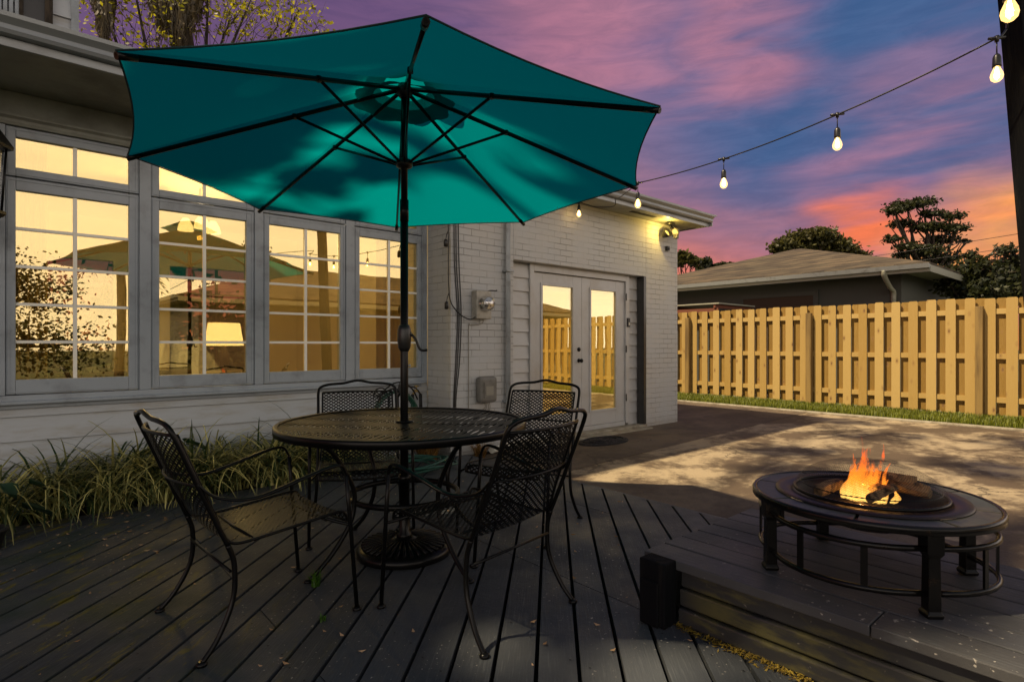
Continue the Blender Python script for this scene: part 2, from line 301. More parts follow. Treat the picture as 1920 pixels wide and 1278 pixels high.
# ------------------------------------------------------------------ mesh builder
class MB:
    def __init__(s): s.v = []; s.f = []; s.mi = []; s.uv = {}; s.cur = 0; s.sm = set()
    def face(s, idx, uv=None, smooth=False):
        s.f.append(tuple(idx)); s.mi.append(s.cur)
        if uv: s.uv[len(s.f)-1] = uv
        if smooth: s.sm.add(len(s.f)-1)
    def box(s, x0, x1, y0, y1, z0, z1, R=None, O=(0, 0, 0)):
        b = len(s.v); O = Vector(O)
        for x in (x0, x1):
            for y in (y0, y1):
                for z in (z0, z1):
                    p = Vector((x, y, z)); p = (R @ p if R else p)+O; s.v.append(tuple(p))
        for q in ((0, 1, 3, 2), (4, 6, 7, 5), (0, 4, 5, 1), (2, 3, 7, 6), (0, 2, 6, 4), (1, 5, 7, 3)): s.face([b+i for i in q])
    def prism(s, pts, z0, z1):           # pts ccw in xy
        b = len(s.v); n = len(pts)
        for z in (z0, z1):
            for p in pts: s.v.append((p[0], p[1], z))
        s.face([b+n+i for i in range(n)]); s.face([b+i for i in reversed(range(n))])
        for i in range(n): j = (i+1) % n; s.face([b+i, b+j, b+n+j, b+n+i])
    def extr(s, prof, a, b_, axis='x'):  # prof list of (u,z); extruded along x or y
        b = len(s.v); n = len(prof)
        for w in (a, b_):
            for (u, z) in prof: s.v.append((w, u, z) if axis == 'x' else (u, w, z))
        s.face([b+i for i in range(n)]); s.face([b+n+i for i in reversed(range(n))])
        for i in range(n): j = (i+1) % n; s.face([b+i, b+n+i, b+n+j, b+j])
    def tube(s, pts, r, n=8, closed=False, caps=True, flat=1.0):
        pts = [Vector(p) for p in pts]; m = len(pts); b = len(s.v)
        rs = r if isinstance(r, (list, tuple)) else [r]*m
        up = None
        for i, p in enumerate(pts):
            a = pts[(i-1) % m] if (closed or i > 0) else p; c = pts[(i+1) % m] if (closed or i < m-1) else p
            tg = (c-a).normalized() if (c-a).length > 1e-9 else Vector((0, 0, 1))
            if up is None:
                up = Vector((0, 0, 1)) if abs(tg.z) < .9 else Vector((1, 0, 0))
            sd_ = tg.cross(up); sd_ = sd_.normalized() if sd_.length > 1e-6 else tg.orthogonal().normalized(); up = sd_.cross(tg).normalized()
            for k in range(n):
                an = 2*pi*k/n; s.v.append(tuple(p+sd_*cos(an)*rs[i]+up*sin(an)*rs[i]*flat))
        for i in range(m if closed else m-1):
            j = (i+1) % m
            for k in range(n):
                l = (k+1) % n; s.face([b+i*n+k, b+i*n+l, b+j*n+l, b+j*n+k], smooth=True)
        if caps and not closed:
            s.face([b+k for k in reversed(range(n))]); s.face([b+(m-1)*n+k for k in range(n)])
    def lathe(s, prof, c=(0, 0, 0), n=24, smooth=True, cap=True):
        b = len(s.v); m = len(prof)
        for (r, z) in prof:
            for k in range(n):
                a = 2*pi*k/n; s.v.append((c[0]+r*cos(a), c[1]+r*sin(a), c[2]+z))
        for i in range(m-1):
            for k in range(n):
                l = (k+1) % n; s.face([b+i*n+k, b+i*n+l, b+(i+1)*n+l, b+(i+1)*n+k], smooth=smooth)
        if cap:
            s.face([b+k for k in reversed(range(n))]); s.face([b+(m-1)*n+k for k in range(n)])
    def quad(s, a, b_, c, d, uv=None):
        b = len(s.v); s.v += [tuple(a), tuple(b_), tuple(c), tuple(d)]; s.face([b, b+1, b+2, b+3], uv)
    def grid(s, rows, uvs=None, smooth=True):
        b = len(s.v); n = len(rows[0])
        for r in rows: s.v += [tuple(p) for p in r]
        for i in range(len(rows)-1):
            for j in range(n-1):
                uv = [uvs[i][j], uvs[i][j+1], uvs[i+1][j+1], uvs[i+1][j]] if uvs else None
                s.face([b+i*n+j, b+i*n+j+1, b+(i+1)*n+j+1, b+(i+1)*n+j], uv, smooth)
    def build(s, name, mats, parent=None, bevel=0, loc=None, solid=0):
        me = D.meshes.new(name); me.from_pydata(s.v, [], s.f); me.update()
        mats = mats if isinstance(mats, (list, tuple)) else [mats]
        for m_ in mats: me.materials.append(MATS[m_] if isinstance(m_, str) else m_)
        me.polygons.foreach_set('material_index', s.mi)
        sm = [i in s.sm for i in range(len(s.f))]; me.polygons.foreach_set('use_smooth', sm)
        if s.uv:
            ul = me.uv_layers.new(name='UVMap')
            for fi, uv in s.uv.items():
                for k, li in enumerate(me.polygons[fi].loop_indices): ul.data[li].uv = uv[k]
        o = D.objects.new(name, me); COL.objects.link(o)
        if parent: o.parent = parent
        if loc is not None: o.location = loc
        if bevel:
            md = o.modifiers.new('bevel', 'BEVEL'); md.width = bevel; md.segments = 2; md.limit_method = 'ANGLE'; md.angle_limit = radians(40)
        if solid:
            md = o.modifiers.new('solid', 'SOLIDIFY'); md.thickness = solid
        return o
def smooth_path(pts, k=6, closed=False):
    pts = [Vector(p) for p in pts]; n = len(pts); out_ = []
    rg = range(n if closed else n-1)
    for i in rg:
        p0 = pts[(i-1) % n] if (closed or i > 0) else pts[0]; p1 = pts[i]; p2 = pts[(i+1) % n]; p3 = pts[(i+2) % n] if (closed or i < n-2) else pts[-1]
        for j in range(k):
            t_ = j/k; out_.append(.5*((2*p1)+(-p0+p2)*t_+(2*p0-5*p1+4*p2-p3)*t_*t_+(-p0+3*p1-3*p2+p3)*t_**3))
    if not closed: out_.append(pts[-1])
    return out_
def thing(name, label, cat, loc=(0, 0, 0), rz=0, group=None):
    o = D.objects.new(name, None); COL.objects.link(o); o.location = loc; o.rotation_euler = (0, 0, rz); o.empty_display_size = .1
    o['label'] = label; o['category'] = cat
    if group: o['group'] = group
    return o
def tag(o, label, cat, group=None):
    o['label'] = label; o['category'] = cat
    if group: o['group'] = group
    return o
def struct(o, kind='structure'): o['kind'] = kind; return o
def dup(root, loc, rz, label=None):
    r = root.copy(); COL.objects.link(r); r.location = loc; r.rotation_euler = (0, 0, rz)
    if label: r['label'] = label
    for ch in list(root.children):
        c = ch.copy(); COL.objects.link(c); c.parent = r
        for g in ch.children:
            d = g.copy(); COL.objects.link(d); d.parent = c
    return r
# ================================================================== SETTING
b = MB(); b.prism([(-120, -120), (160, -120), (160, 160), (-120, 160)], -.5, -.12); struct(b.build('ground', 'ground_earth'))
# deck boards laid diagonally
def clip(poly, ax, val, keep_less):
    out_ = []; n = len(poly)
    for i in range(n):
        a = poly[i]; c = poly[(i+1) % n]
        ia = (a[ax] <= val) == keep_less; ic = (c[ax] <= val) == keep_less
        if ia: out_.append(a)
        if ia != ic:
            t_ = (val-a[ax])/(c[ax]-a[ax]); out_.append((a[0]+t_*(c[0]-a[0]), a[1]+t_*(c[1]-a[1])))
    return out_
b = MB(); d45 = (sqrt(.5), sqrt(.5)); n45 = (sqrt(.5), -sqrt(.5))
p0 = G(1004.4, 1278); q0 = p0.x*n45[0]+p0.y*n45[1]; pitch = .1545; gap = .016
seams = {}
for k in range(-52, 40):
    qa = q0+k*pitch+gap/2; qb = q0+(k+1)*pitch-gap/2; L = 14
    poly = [(n45[0]*q+d45[0]*l, n45[1]*q+d45[1]*l) for q, l in ((qa, -L), (qb, -L), (qb, L), (qa, L))]
    cuts = [-4.2, 2.07, 3.57]
    if k % 3 == 1: cuts.insert(1, .80)
    if k % 2 == 0: cuts.insert(1, -1.6)
    if k % 4 in (1, 2): cuts.insert(-1, 3.08)
    for a, c in zip(cuts[:-1], cuts[1:]):
        pl = clip(poly, 0, a+(.002 if a > -4 else 0), False); pl = clip(pl, 0, c-.002, True) if len(pl) > 2 else pl
        pl = clip(pl, 1, -3.0, False) if len(pl) > 2 else pl; pl = clip(pl, 1, 4.85, True) if len(pl) > 2 else pl
        if len(pl) > 2:
            dz = random.uniform(-.002, .001); b.prism(pl, -.036, dz)
struct(b.build('deck', 'deck_paint', bevel=.006))
b = MB()
for k in range(-30, 32):
    for jx in np.arange(-1.7, 3.5, .406):
        for u in (.03, .115):
            q = q0+k*pitch+gap/2+u; x = jx+random.uniform(-.012, .012); y = (n45[0]*x-q)/-n45[1]
            if -.6 < y < 4.8 and (x < 2.03 or y > 1.5):
                n_ = len(b.v); b.v += [(x+.0042*cos(a_), y+.0042*sin(a_), .0022) for a_ in np.linspace(0, 2*pi, 6, endpoint=False)]; b.face(range(n_, n_+6))
struct(b.build('deck_screws', 'rubber'))
b = MB(); b.box(-4.2, 3.56, -3, 4.84, -.118, -.09); struct(b.build('deck_underside', 'dark_slot'))
b = MB(); b.box(3.573, 3.60, -3, 4.85, -.11, -.004); b.box(-4.2, 3.573, 4.853, 4.88, -.11, -.012); struct(b.build('deck_edge', 'platform_paint'))
b = MB()
rows = []
for i in range(60):
    rows.append([(-4.2+i*.1445, 4.885+j*.07, -.045+random.uniform(-.02, .03)) for j in range(9)])
b.grid(rows); struct(b.build('flower_bed', 'soil'))
# patio slabs, with the umbrella's shadow laid on as a dark sheet
b = MB(); b.prism([(3.605, -14), (10.6, -14), (10.6, 12), (3.605, 12)], -.119, -.05); struct(b.build('patio', 'concrete_pale'))
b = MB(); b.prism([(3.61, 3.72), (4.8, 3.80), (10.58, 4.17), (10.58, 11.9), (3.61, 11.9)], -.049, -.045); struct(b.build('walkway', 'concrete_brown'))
b = MB(); b.prism([(3.61, -13.9), (4.36, -13.9), (4.36, 2.66), (3.72, 3.38), (3.61, 3.38)], -.049, -.044); struct(b.build('umbrella_shadow_sheet', 'concrete_brown'))  # umbrella's cast shadow painted as a dark sheet on the slab
b = MB(); b.box(10.605, 10.72, -14, 12, -.119, -.025); struct(b.build('kerb', 'kerb_concrete', bevel=.01))
b = MB(); b.box(10.725, 14.5, -14, 14, -.119, -.05); struct(b.build('soil_strip', 'soil'))
def blades(mb, n, fx, h, w, lean, mesh_seg=3, curl=1.0):
    for _ in range(n):
        x, y, z = fx(); a = random.uniform(0, 2*pi); L = h*random.uniform(.5, 1.15); le = lean*random.uniform(.35, 1); ww = w*random.uniform(.7, 1.2)
        d = Vector((cos(a), sin(a), 0)); sd_ = Vector((-sin(a), cos(a), 0)); pr = []; p = Vector((x, y, z)); th = random.uniform(.05, .45)
        for i in range(mesh_seg+1):
            t_ = i/mesh_seg; wi = ww*(1-t_**2*.9); pr.append((p-sd_*wi/2, p+sd_*wi/2)); p = p+(d*sin(th+le*t_**1.2)+Vector((0, 0, cos(th+le*t_**1.2))))*(L/mesh_seg)
            if p.z < .006: p.z = .006+random.uniform(0, .01)
        b0 = len(mb.v)
        for a_, c_ in pr: mb.v += [tuple(a_), tuple(c_)]
        for i in range(mesh_seg): mb.face([b0+2*i, b0+2*i+1, b0+2*i+3, b0+2*i+2], smooth=True)
b = MB(); blades(b, 24000, lambda: (10.72+1.25*random.random()**1.2, random.uniform(-1.5, 9.5), -.045), .095, .009, 1.1, 2)
struct(tag(b.build('grass', 'grass_blade'), 'strip of short green grass along the foot of the board fence', 'grass'), 'stuff')

# ================================================================== HOUSE
house = thing('house', 'grey white house with window wall, brick wing and french doors', 'house', (0, 0, 0))
def part(mb, name, m_, parent=None, bevel=0, label=None, **k):
    o = mb.build(name, m_, parent or house, bevel, **k)
    if label: o['label'] = label
    return o
YW = 5.44     # front of window trim
# siding below the windows
b = MB(); z = -.08
while z < .73:
    z1 = min(z+.18, .735); b.extr([(YW+.035, z), (YW+.10, z), (YW+.10, z1), (YW+.058, z1)], -3, 3.50); z = z1
part(b, 'siding', 'painted_siding', bevel=.002)
b = MB(); b.extr([(YW-.035, .735), (YW-.035, .755), (YW-.015, .762), (YW-.012, .80), (YW+.10, .80), (YW+.10, .735)], -3, 3.41)
b.box(-3, 3.40, YW+.02, YW+.05, .70, .734); part(b, 'window_sill', 'painted_trim', bevel=.003)
wx = [(XY(10, YW), XY(261, YW)), (XY(283, YW), XY(477, YW)), (XY(493, YW), XY(648, YW)), (XY(664, YW), XY(791, YW))]
gx = [(XY(29.5, YW+.02), XY(241, YW+.02)), (XY(298, YW+.02), XY(461, YW+.02)), (XY(504, YW+.02), XY(636.6, YW+.02)), (XY(673, YW+.02), XY(781, YW+.02))]
# mullions, header and corner boards
b = MB()
edges = [(-3, wx[0][0])]+[(wx[i][1], wx[i+1][0]) for i in range(3)]+[(wx[3][1], 3.40)]
for a, c in edges: b.box(a+.001, c-.001, YW-.012, YW+.12, .802, 2.742)
b.box(3.40, 3.47, YW+.012, YW+.12, .738, 2.99)
part(b, 'mullion', 'painted_trim', bevel=.004)
b = MB(); b.extr([(YW+.12, 2.745), (YW-.02, 2.745), (YW-.03, 2.765), (YW-.03, 2.785), (YW-.055, 2.80), (YW-.055, 2.815), (YW+.005, 2.83), (YW+.02, 2.995), (YW+.12, 2.995)], -3, 3.395)
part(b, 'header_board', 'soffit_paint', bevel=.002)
def window(x0, x1, a, c, z0, z1, g0, g1, rows, cols):
    b = MB(); y0, y1 = YW, YW+.085
    b.box(x0, a, y0, y1, z0, z1); b.box(c, x1, y0, y1, z0, z1); b.box(a, c, y0, y1, z0, g0); b.box(a, c, y0, y1, g1, z1)
    # moulded outer step
    w = part(b, 'window' if rows > 1 else 'transom_window', 'painted_trim', bevel=.006)
    b = MB(); e = .013
    for (p, q, r, s_) in ((x0+e, x0+e+.01, z0+e, z1-e), (x1-e-.01, x1-e, z0+e, z1-e)): b.box(p, q, y0-.006, y0-.0002, r, s_)
    for (r, s_) in ((z0+e, z0+e+.01), (z1-e-.01, z1-e)): b.box(x0+e+.0101, x1-e-.0101, y0-.006, y0-.0002, r, s_)
    part(b, 'frame_bead', 'painted_trim', w)
    b = MB(); yg = y0+.022; mw = .0125
    xs = [a+(c-a)*i/cols for i in range(1, cols)]; zs = [g0+(g1-g0)*i/rows for i in range(1, rows)]
    for x in xs: b.box(x-mw, x+mw, yg-.008, yg+.004, g0, g1)
    lx = [a]+[v for x in xs for v in (x-mw-.0002, x+mw+.0002)]+[c]
    for z in zs:
        for i in range(0, len(lx), 2): b.box(lx[i], lx[i+1], yg-.006, yg+.004, z-mw*.85, z+mw*.85)
    part(b, 'muntin', 'muntin_white', w)
    b = MB(); b.box(a-.001, c+.001, yg+.006, yg+.010, g0-.001, g1+.001); part(b, 'pane', 'window_glass', w)
for i in range(4):
    window(wx[i][0], wx[i][1], gx[i][0], gx[i][1], .806, 2.375, .912, 2.285, 5, 2)
    window(wx[i][0], wx[i][1], gx[i][0], gx[i][1], 2.385, 2.740, 2.448, 2.668, 1, 2)
# brick wing
YB = 5.0; b = MB()
b.box(3.495, 4.37, YB, YB+.30, -.10, 3.0); b.box(6.96, 7.79, YB, YB+.30, -.10, 3.0); b.box(4.37, 6.96, YB, YB+.30, 2.165, 3.0)
b.box(7.49, 7.79, YB+.3, 9.0, -.1, 3.0)
part(b, 'brick_wall', 'painted_brick', bevel=.006)
b = MB(); b.box(3.480, 3.4945, YB+.004, YW+.012, -.10, 3.0); part(b, 'brick_return', 'painted_brick_side')
# recess: siding panels, door frame
YD = 5.13
for (x0, x1) in ((4.372, 4.73), (6.70, 6.958)):
    b = MB(); z = .0
    while z < 2.16:
        z1 = min(z+.165, 2.163); b.extr([(YD-.012, z), (YD+.10, z), (YD+.10, z1), (YD+.012, z1)], x0, x1); z = z1
    part(b, 'door_siding', 'door_paint', bevel=.0015)
b = MB(); b.box(4.731, 4.798, YD-.03, YD+.12, .03, 2.163); b.box(6.622, 6.699, YD-.03, YD+.12, .03, 2.163); b.box(4.798, 6.622, YD-.03, YD+.12, 2.075, 2.163)
b.box(4.798, 6.622, YD-.012, YD+.12, .0, .055)
part(b, 'door_frame', 'door_paint', bevel=.004)
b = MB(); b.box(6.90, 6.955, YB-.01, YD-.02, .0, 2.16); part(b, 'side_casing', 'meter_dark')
b = MB(); b.box(4.372, 6.958, YB-.03, YD+.14, -.10, -.001); b.box(4.5, 6.9, YB-.17, YB-.031, -.10, -.03); part(b, 'threshold', 'kerb_concrete', bevel=.006)
def door(x0, x1, a, c, blind, knob):
    b = MB(); y0, y1 = YD, YD+.045; z0, z1 = .06, 2.068
    b.box(x0, a, y0, y1, z0, z1); b.box(c, x1, y0, y1, z0, z1); b.box(a, c, y0, y1, z0, .265); b.box(a, c, y0, y1, 1.915, z1)
    d_ = part(b, 'french_door', 'door_paint', bevel=.003)
    b = MB(); e = .035
    b.box(a-e, a, y0-.012, y0-.0003, .235, 1.945); b.box(c, c+e, y0-.012, y0-.0003, .235, 1.945); b.box(a, c, y0-.012, y0-.0003, .235, .267); b.box(a, c, y0-.012, y0-.0003, 1.913, 1.945)
    part(b, 'glazing_bead', 'door_paint', d_, bevel=.004)
    b = MB(); b.box(a, c, y0+.012, y0+.017, .266, 1.914); part(b, 'door_glass', 'door_glass', d_)
    b = MB(); z = .30
    while z < 1.86:
        if blind: b.extr([(y0+.024, z), (y0+.034, z+.009), (y0+.036, z+.009), (y0+.026, z)], a+.004, c-.004)
        z += .0155
    b.box(a+.003, c-.003, y0+.020, y0+.042, 1.872, 1.905)
    part(b, 'door_blind', 'blind', d_)
    if knob:
        b = MB(); b.lathe([(.026, 0), (.028, .006), (.012, .014), (.012, .035), (.026, .045), (.028, .058), (.02, .068), (.004, .07)], n=16)
        for v in range(len(b.v)): x, y, z = b.v[v]; b.v[v] = (x1-.06+x, y0-z, .95+y)
        part(b, 'door_knob', 'black_iron', d_)
        b = MB(); b.lathe([(.028, 0), (.028, .012), (.02, .02), (.004, .022)], n=16)
        for v in range(len(b.v)): x, y, z = b.v[v]; b.v[v] = (x1-.06+x, y0-z, 1.10+y)
        part(b, 'deadbolt', 'black_iron', d_)
door(4.801, 5.700, 4.965, 5.52, True, True); door(5.704, 6.619, 5.885, 6.42, False, False)
for z in (.35, 1.05, 1.8):
    b = MB(); b.tube([(6.621, YD-.034, z), (6.621, YD-.034, z+.10)], .008, 8); part(b, 'door_hinge', 'bronze_iron')
b = MB(); b.box(4.86, 6.60, YD-.028, YD-.001, 2.070, 2.074); part(b, 'door_sweep', 'dark_slot')
# eaves: soffit, fascia with gutter, roof
YE = 4.60; XE = 8.05
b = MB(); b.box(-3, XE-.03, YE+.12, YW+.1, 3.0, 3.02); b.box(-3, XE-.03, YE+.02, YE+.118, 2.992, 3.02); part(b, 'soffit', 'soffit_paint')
for x in (1.05, 6.35): b = MB(); b.box(x, x+.55, YE+.17, YE+.24, 2.9955, 2.9995); part(b, 'soffit_vent', 'dark_slot')
b = MB(); gp = [(YE+.02, 3.03), (YE-.055, 3.035), (YE-.07, 3.055), (YE-.065, 3.085), (YE-.105, 3.115), (YE-.11, 3.14), (YE-.10, 3.14), (YE-.09, 3.12), (YE+.02, 3.12)]
b.extr(gp, -3, XE-.02); part(b, 'gutter', 'gutter_metal')
b = MB(); b.box(-3, XE-.02, YE-.002, YE+.019, 2.975, 3.029); b.box(XE-.0195, XE, YE-.05, 9.6, 2.985, 3.13); b.box(XE-.03, XE+.03, YE-.11, 9.6, 3.131, 3.145); part(b, 'fascia', 'gutter_metal', bevel=.003)
b = MB()
def tri_roof(mb, x0, x1, y0, y1, z0, zr, hip=2.2, th=.03):
    ym = (y0+y1)/2; A = [(x0, y0, z0), (x1, y0, z0), (x1, y1, z0), (x0, y1, z0)]; r0 = (x0+hip, ym, zr); r1 = (x1-hip, ym, zr)
    n = len(mb.v); mb.v += A+[r0, r1]
    for f_ in ((0, 1, 5, 4), (1, 2, 5), (2, 3, 4, 5), (3, 0, 4), (3, 2, 1, 0)): mb.face([n+i for i in f_])
tri_roof(b, -7, XE+.02, YE-.04, 14.5, 3.147, 4.7, 4.5); part(b, 'roof', 'shingle')
# upper storey
b = MB(); z = 3.3
while z < 6.6:
    b.extr([(5.58, z), (5.64, z), (5.64, z+.20), (5.60, z+.20)], -3, .345); z += .20
b.box(-3, .345, 5.641, 9, 3.3, 6.6)
part(b, 'upper_wall', 'painted_siding', bevel=.002)
xs_ = XY(100, 5.56); b = MB(); b.box(XY(44, 5.55), XY(84, 5.55), 5.56, 5.579, 3.3, 5.2); w_ = part(b, 'upper_window', 'meter_dark')
b = MB(); b.box(XY(84, 5.55), XY(99, 5.55), 5.53, 5.579, 3.3, 5.3); b.box(XY(36, 5.55), XY(43.9, 5.55), 5.53, 5.579, 3.3, 5.3); part(b, 'window_frame', 'bark', w_)
b = MB()
for k in range(9):
    x = XY(-60+k*11, 5.55); b.box(x, x+.022, 5.54, 5.575, 3.3, 5.2)
part(b, 'shutter', 'painted_trim')
b = MB(); b.box(.300, .348, 5.572, 5.62, 3.3, 6.6); part(b, 'corner_board', 'painted_trim')
# downspout on wing
b = MB(); xd = 4.25
b.tube([(xd, YB-.045, 2.98), (xd, YB-.045, 2.0), (xd, YB-.045, .10)], .042, 4, flat=.9)
b.tube(smooth_path([(xd, YE+.05, 3.0), (xd, YE+.12, 2.95), (xd, YB-.06, 2.90), (xd, YB-.045, 2.8)]), .04, 8)
for z in (.5, 2.0): b.box(xd-.055, xd+.055, YB-.09, YB-.001, z, z+.025)
part(b, 'downspout', 'gutter_metal', bevel=.006)
# room behind the windows
b = MB(); zc = 2.95
b.box(-3, 3.6, YW+.125, 9.8, -.05, .0); part(b, 'room_floor', 'interior_floor')
b = MB(); b.box(-3, 3.6, 9.8, 9.9, 0, .75); b.box(-3, 3.6, 9.8, 9.9, 2.35, zc)
for a, c in ((-3, -2.2), (-.9, -.3), (1.0, 1.7), (3.0, 3.6)): b.box(a, c, 9.8, 9.9, .75, 2.35)
b.box(-3.1, -3, YW+.13, 9.9, -.05, zc); b.box(3.6, 3.7, 5.31, 9.9, -.05, zc); b.box(-3.1, 3.7, YW+.125, 9.9, zc, zc+.03)
part(b, 'room_wall', 'interior_wall')
for a, c in ((-2.2, -.9), (-.3, 1.0), (1.7, 3.0)):
    b = MB(); b.box(a, c, 9.84, 9.86, 1.53, 1.57); b.box((a+c)/2-.02, (a+c)/2+.02, 9.83, 9.859, .75, 2.35)
    for z in (1.15, 1.95): b.box(a, c, 9.845, 9.855, z-.012, z+.012)
    part(b, 'far_window_grid', 'interior_dark')
b = MB(); b.box(4.38, 6.95, 7.6, 7.65, 0, 2.9); b.box(4.2, 7.2, 5.32, 7.6, -.02, .02); part(b, 'hall_wall', 'interior_wall')
# furniture seen dimly through the glass
def simple(name, mb, m_, label, cat, **k): return tag(mb.build(name, m_, None, **k), label, cat)
t_ = thing('table_lamp', 'table lamp with lit drum shade inside the second window', 'lamp', (2.05, 8.2, 0))
b = MB(); b.lathe([(.09, 0), (.09, .02), (.03, .05), (.06, .18), (.07, .28), (.02, .38), (.01, .42)], (0, 0, .75), 16); b.build('lamp_base', 'interior_dark', t_)
b = MB(); b.lathe([(.24, 0), (.19, .30)], (0, 0, 1.15), 24, cap=False); b.build('lamp_shade', 'lamp_glow', t_)
b = MB(); b.box(1.6, 2.5, 7.9, 8.5, .71, .75); [b.box(x, x+.05, y, y+.05, 0, .71) for x in (1.62, 2.43) for y in (7.92, 8.43)]
simple('side_table', b, 'interior_dark', 'dark side table carrying the lamp indoors', 'table')
t_ = thing('ceiling_fixture', 'white ceiling light with three shades behind the second window', 'light', (1.55, 7.2, 0))
b = MB(); b.tube([(0, 0, 2.94), (0, 0, 2.55)], .012, 8); b.build('stem', 'brass', t_)
for k in range(3):
    a = k*2.1+.4; b = MB(); b.lathe([(.03, .10), (.07, .03), (.085, -.04)], (.16*cos(a), .16*sin(a), 2.5), 14, cap=False); b.build('glass_shade', 'lamp_glow', t_)
b = MB(); b.box(-.2, 1.6, 6.6, 7.4, .12, .45); b.box(-.2, 1.6, 7.15, 7.4, .45, .88); b.box(-.25, -.02, 6.6, 7.4, .45, .65); b.box(1.4, 1.62, 6.6, 7.15, .45, .65)
simple('sofa', b, 'interior_dark', 'dark sofa standing inside below the first window', 'sofa', bevel=.05)
b = MB(); b.box(.05, .40, 6.75, 6.9, .46, .98, Matrix.Rotation(-.25, 3, 'X'), (0, -.2, .1)); simple('armchair_back', b, 'cushion', 'reddish cushioned chair back behind first window', 'chair', bevel=.05)
for (x0, x1, lab) in ((2.95, 3.35, 'pale curtain hanging inside the fourth window'), (-.05, .16, 'pale curtain hanging inside the first window')):
    b = MB(); n = 16; rows = []
    for z in (.3, 2.7): rows.append([(x0+(x1-x0)*i/n, YW+.22+.03*sin(i*1.6), z) for i in range(n+1)])
    b.grid(rows); simple('curtain', b, 'curtain', lab, 'curtain', solid=.004)
ld = D.lights.new('room_lamp', 'POINT'); ld.energy = 62; ld.specular_factor = .05; ld.color = (1, .80, .52); ld.shadow_soft_size = .03
lo = D.objects.new('room_lamp', ld); COL.objects.link(lo); lo.location = (1.55, 7.2, 2.38)
ld = D.lights.new('hall_lamp', 'POINT'); ld.energy = 60; ld.color = (1, .74, .36); ld.shadow_soft_size = .05
lo = D.objects.new('hall_lamp', ld); COL.objects.link(lo); lo.location = (5.6, 6.3, 2.4)

# ================================================================== WALL FIXTURES
# electric meter
mx_ = XY(904, YB); mz = 1.17+(645-572)/1061*6.3
t_ = thing('electric_meter', 'round electric meter on grey box on the white brick pier', 'meter', (XY(908, YB-.1), YB, mz))
b = MB(); b.box(-.105, .105, -.10, -.001, -.155, .155); b.build('meter_box', 'meter_grey', t_, bevel=.008)
b = MB(); b.lathe([(.088, 0), (.088, .012), (.078, .02), (.078, .075), (.07, .09), (.0, .095)], n=28, cap=False)
for i, (x, y, z) in enumerate(b.v): b.v[i] = (x+.01, -.10-z, y+.01)
b.build('meter_dome', 'meter_glass', t_)
b = MB(); b.lathe([(.066, 0), (.066, .05), (0, .052)], n=24, cap=False)
for i, (x, y, z) in enumerate(b.v): b.v[i] = (x+.01, -.102-z, y+.01)
b.cur = 1; b.box(-.03, .05, -.162, -.1545, .02, .045); b.box(-.035, .055, -.158, -.1545, -.02, -.005); b.build('meter_dial', ['white_plastic', 'meter_dark'], t_)
b = MB(); b.tube(smooth_path([(.02, -.05, -.156), (.02, -.05, -.19), (-.02, -.03, -.215), (-.13, -.02, -.225), (-.15, -.015, -.27), (-.15, -.015, -.9), (-.155, -.015, -1.25)]), .005, 6); b.build('ground_wire', 'cable_grey', t_)
# utility box
t_ = thing('utility_box', 'grey rounded plastic cable box mounted low on the brick pier', 'box', (XY(912, YB-.05), YB, 1.17-(730-645)/1061*6.3))
b = MB(); b.box(-.125, .125, -.10, -.001, -.145, .145); b.build('box_cover', 'grey_box', t_, bevel=.035)
b = MB(); b.box(-.075, .085, -.108, -.1005, -.09, .085); b.build('box_panel', 'grey_box', t_, bevel=.006)
b = MB(); b.box(-.05, .055, -.111, -.1085, -.06, .04); b.build('sticker', 'cable_grey', t_)
b = MB()
for k, (dx, ex) in enumerate(((-.02, -.09), (0, -.02), (.03, .04), (.05, .06))): b.tube(smooth_path([(dx, -.04, -.146), (dx+.01, -.04, -.20), (ex, -.02, -.26), (ex-.05, -.02, -.42)]), .004, 6)
b.build('box_cable', 'cable_grey', t_)
# cables down the brick corner
b = MB()
for k, x in enumerate((.0, .022, .05)):
    b.tube(smooth_path([(3.515+x, YB-.008, 2.95), (3.52+x*1.2, YB-.008, 2.1), (3.56+x, YB-.008, 1.5), (3.54+x, YB-.008, 1.0), (3.51+x*.6, YB-.008, .55), (3.52+x*.5, YB-.008, .0)]), .0055, 6)
simple('service_cable', b, 'black_plastic', 'bundle of thin cables running down the brick pier corner', 'cable')
t_ = thing('hanging_light_cord', 'black light cord with two empty sockets hanging at the brick corner', 'cord')
cpts = [(3.45, 5.05, 2.95), (3.44, 4.99, 2.4), (3.44, 4.98, 1.75), (3.50, 4.96, 1.55), (3.68, 4.94, 1.44), (3.80, 4.92, 1.52), (3.85, 4.92, 1.68), (3.93, 4.92, 1.76), (4.05, 4.93, 1.77), (4.07, 4.95, 1.78)]
b = MB(); b.tube(smooth_path(cpts), .007, 6); b.build('cord', 'black_plastic', t_)
for (x, z) in ((3.43, 2.26), (3.44, 1.60)):
    b = MB(); b.tube(smooth_path([(x+.01, 4.985, z+.13), (x-.02, 4.98, z+.06), (x-.03, 4.98, z)]), .005, 6); b.lathe([(.012, .02), (.022, 0), (.022, -.055), (.016, -.06)], (x-.03, 4.98, z), 12); b.build('socket', 'black_plastic', t_)
# drain pipe lying beside bed
b = MB(); b.tube([(4.22, 4.88, .03), (3.80, 4.70, -.01+.05)], .035, 10); simple('drain_pipe', b, 'white_plastic', 'short white drain pipe lying at the foot of the brick pier', 'pipe')
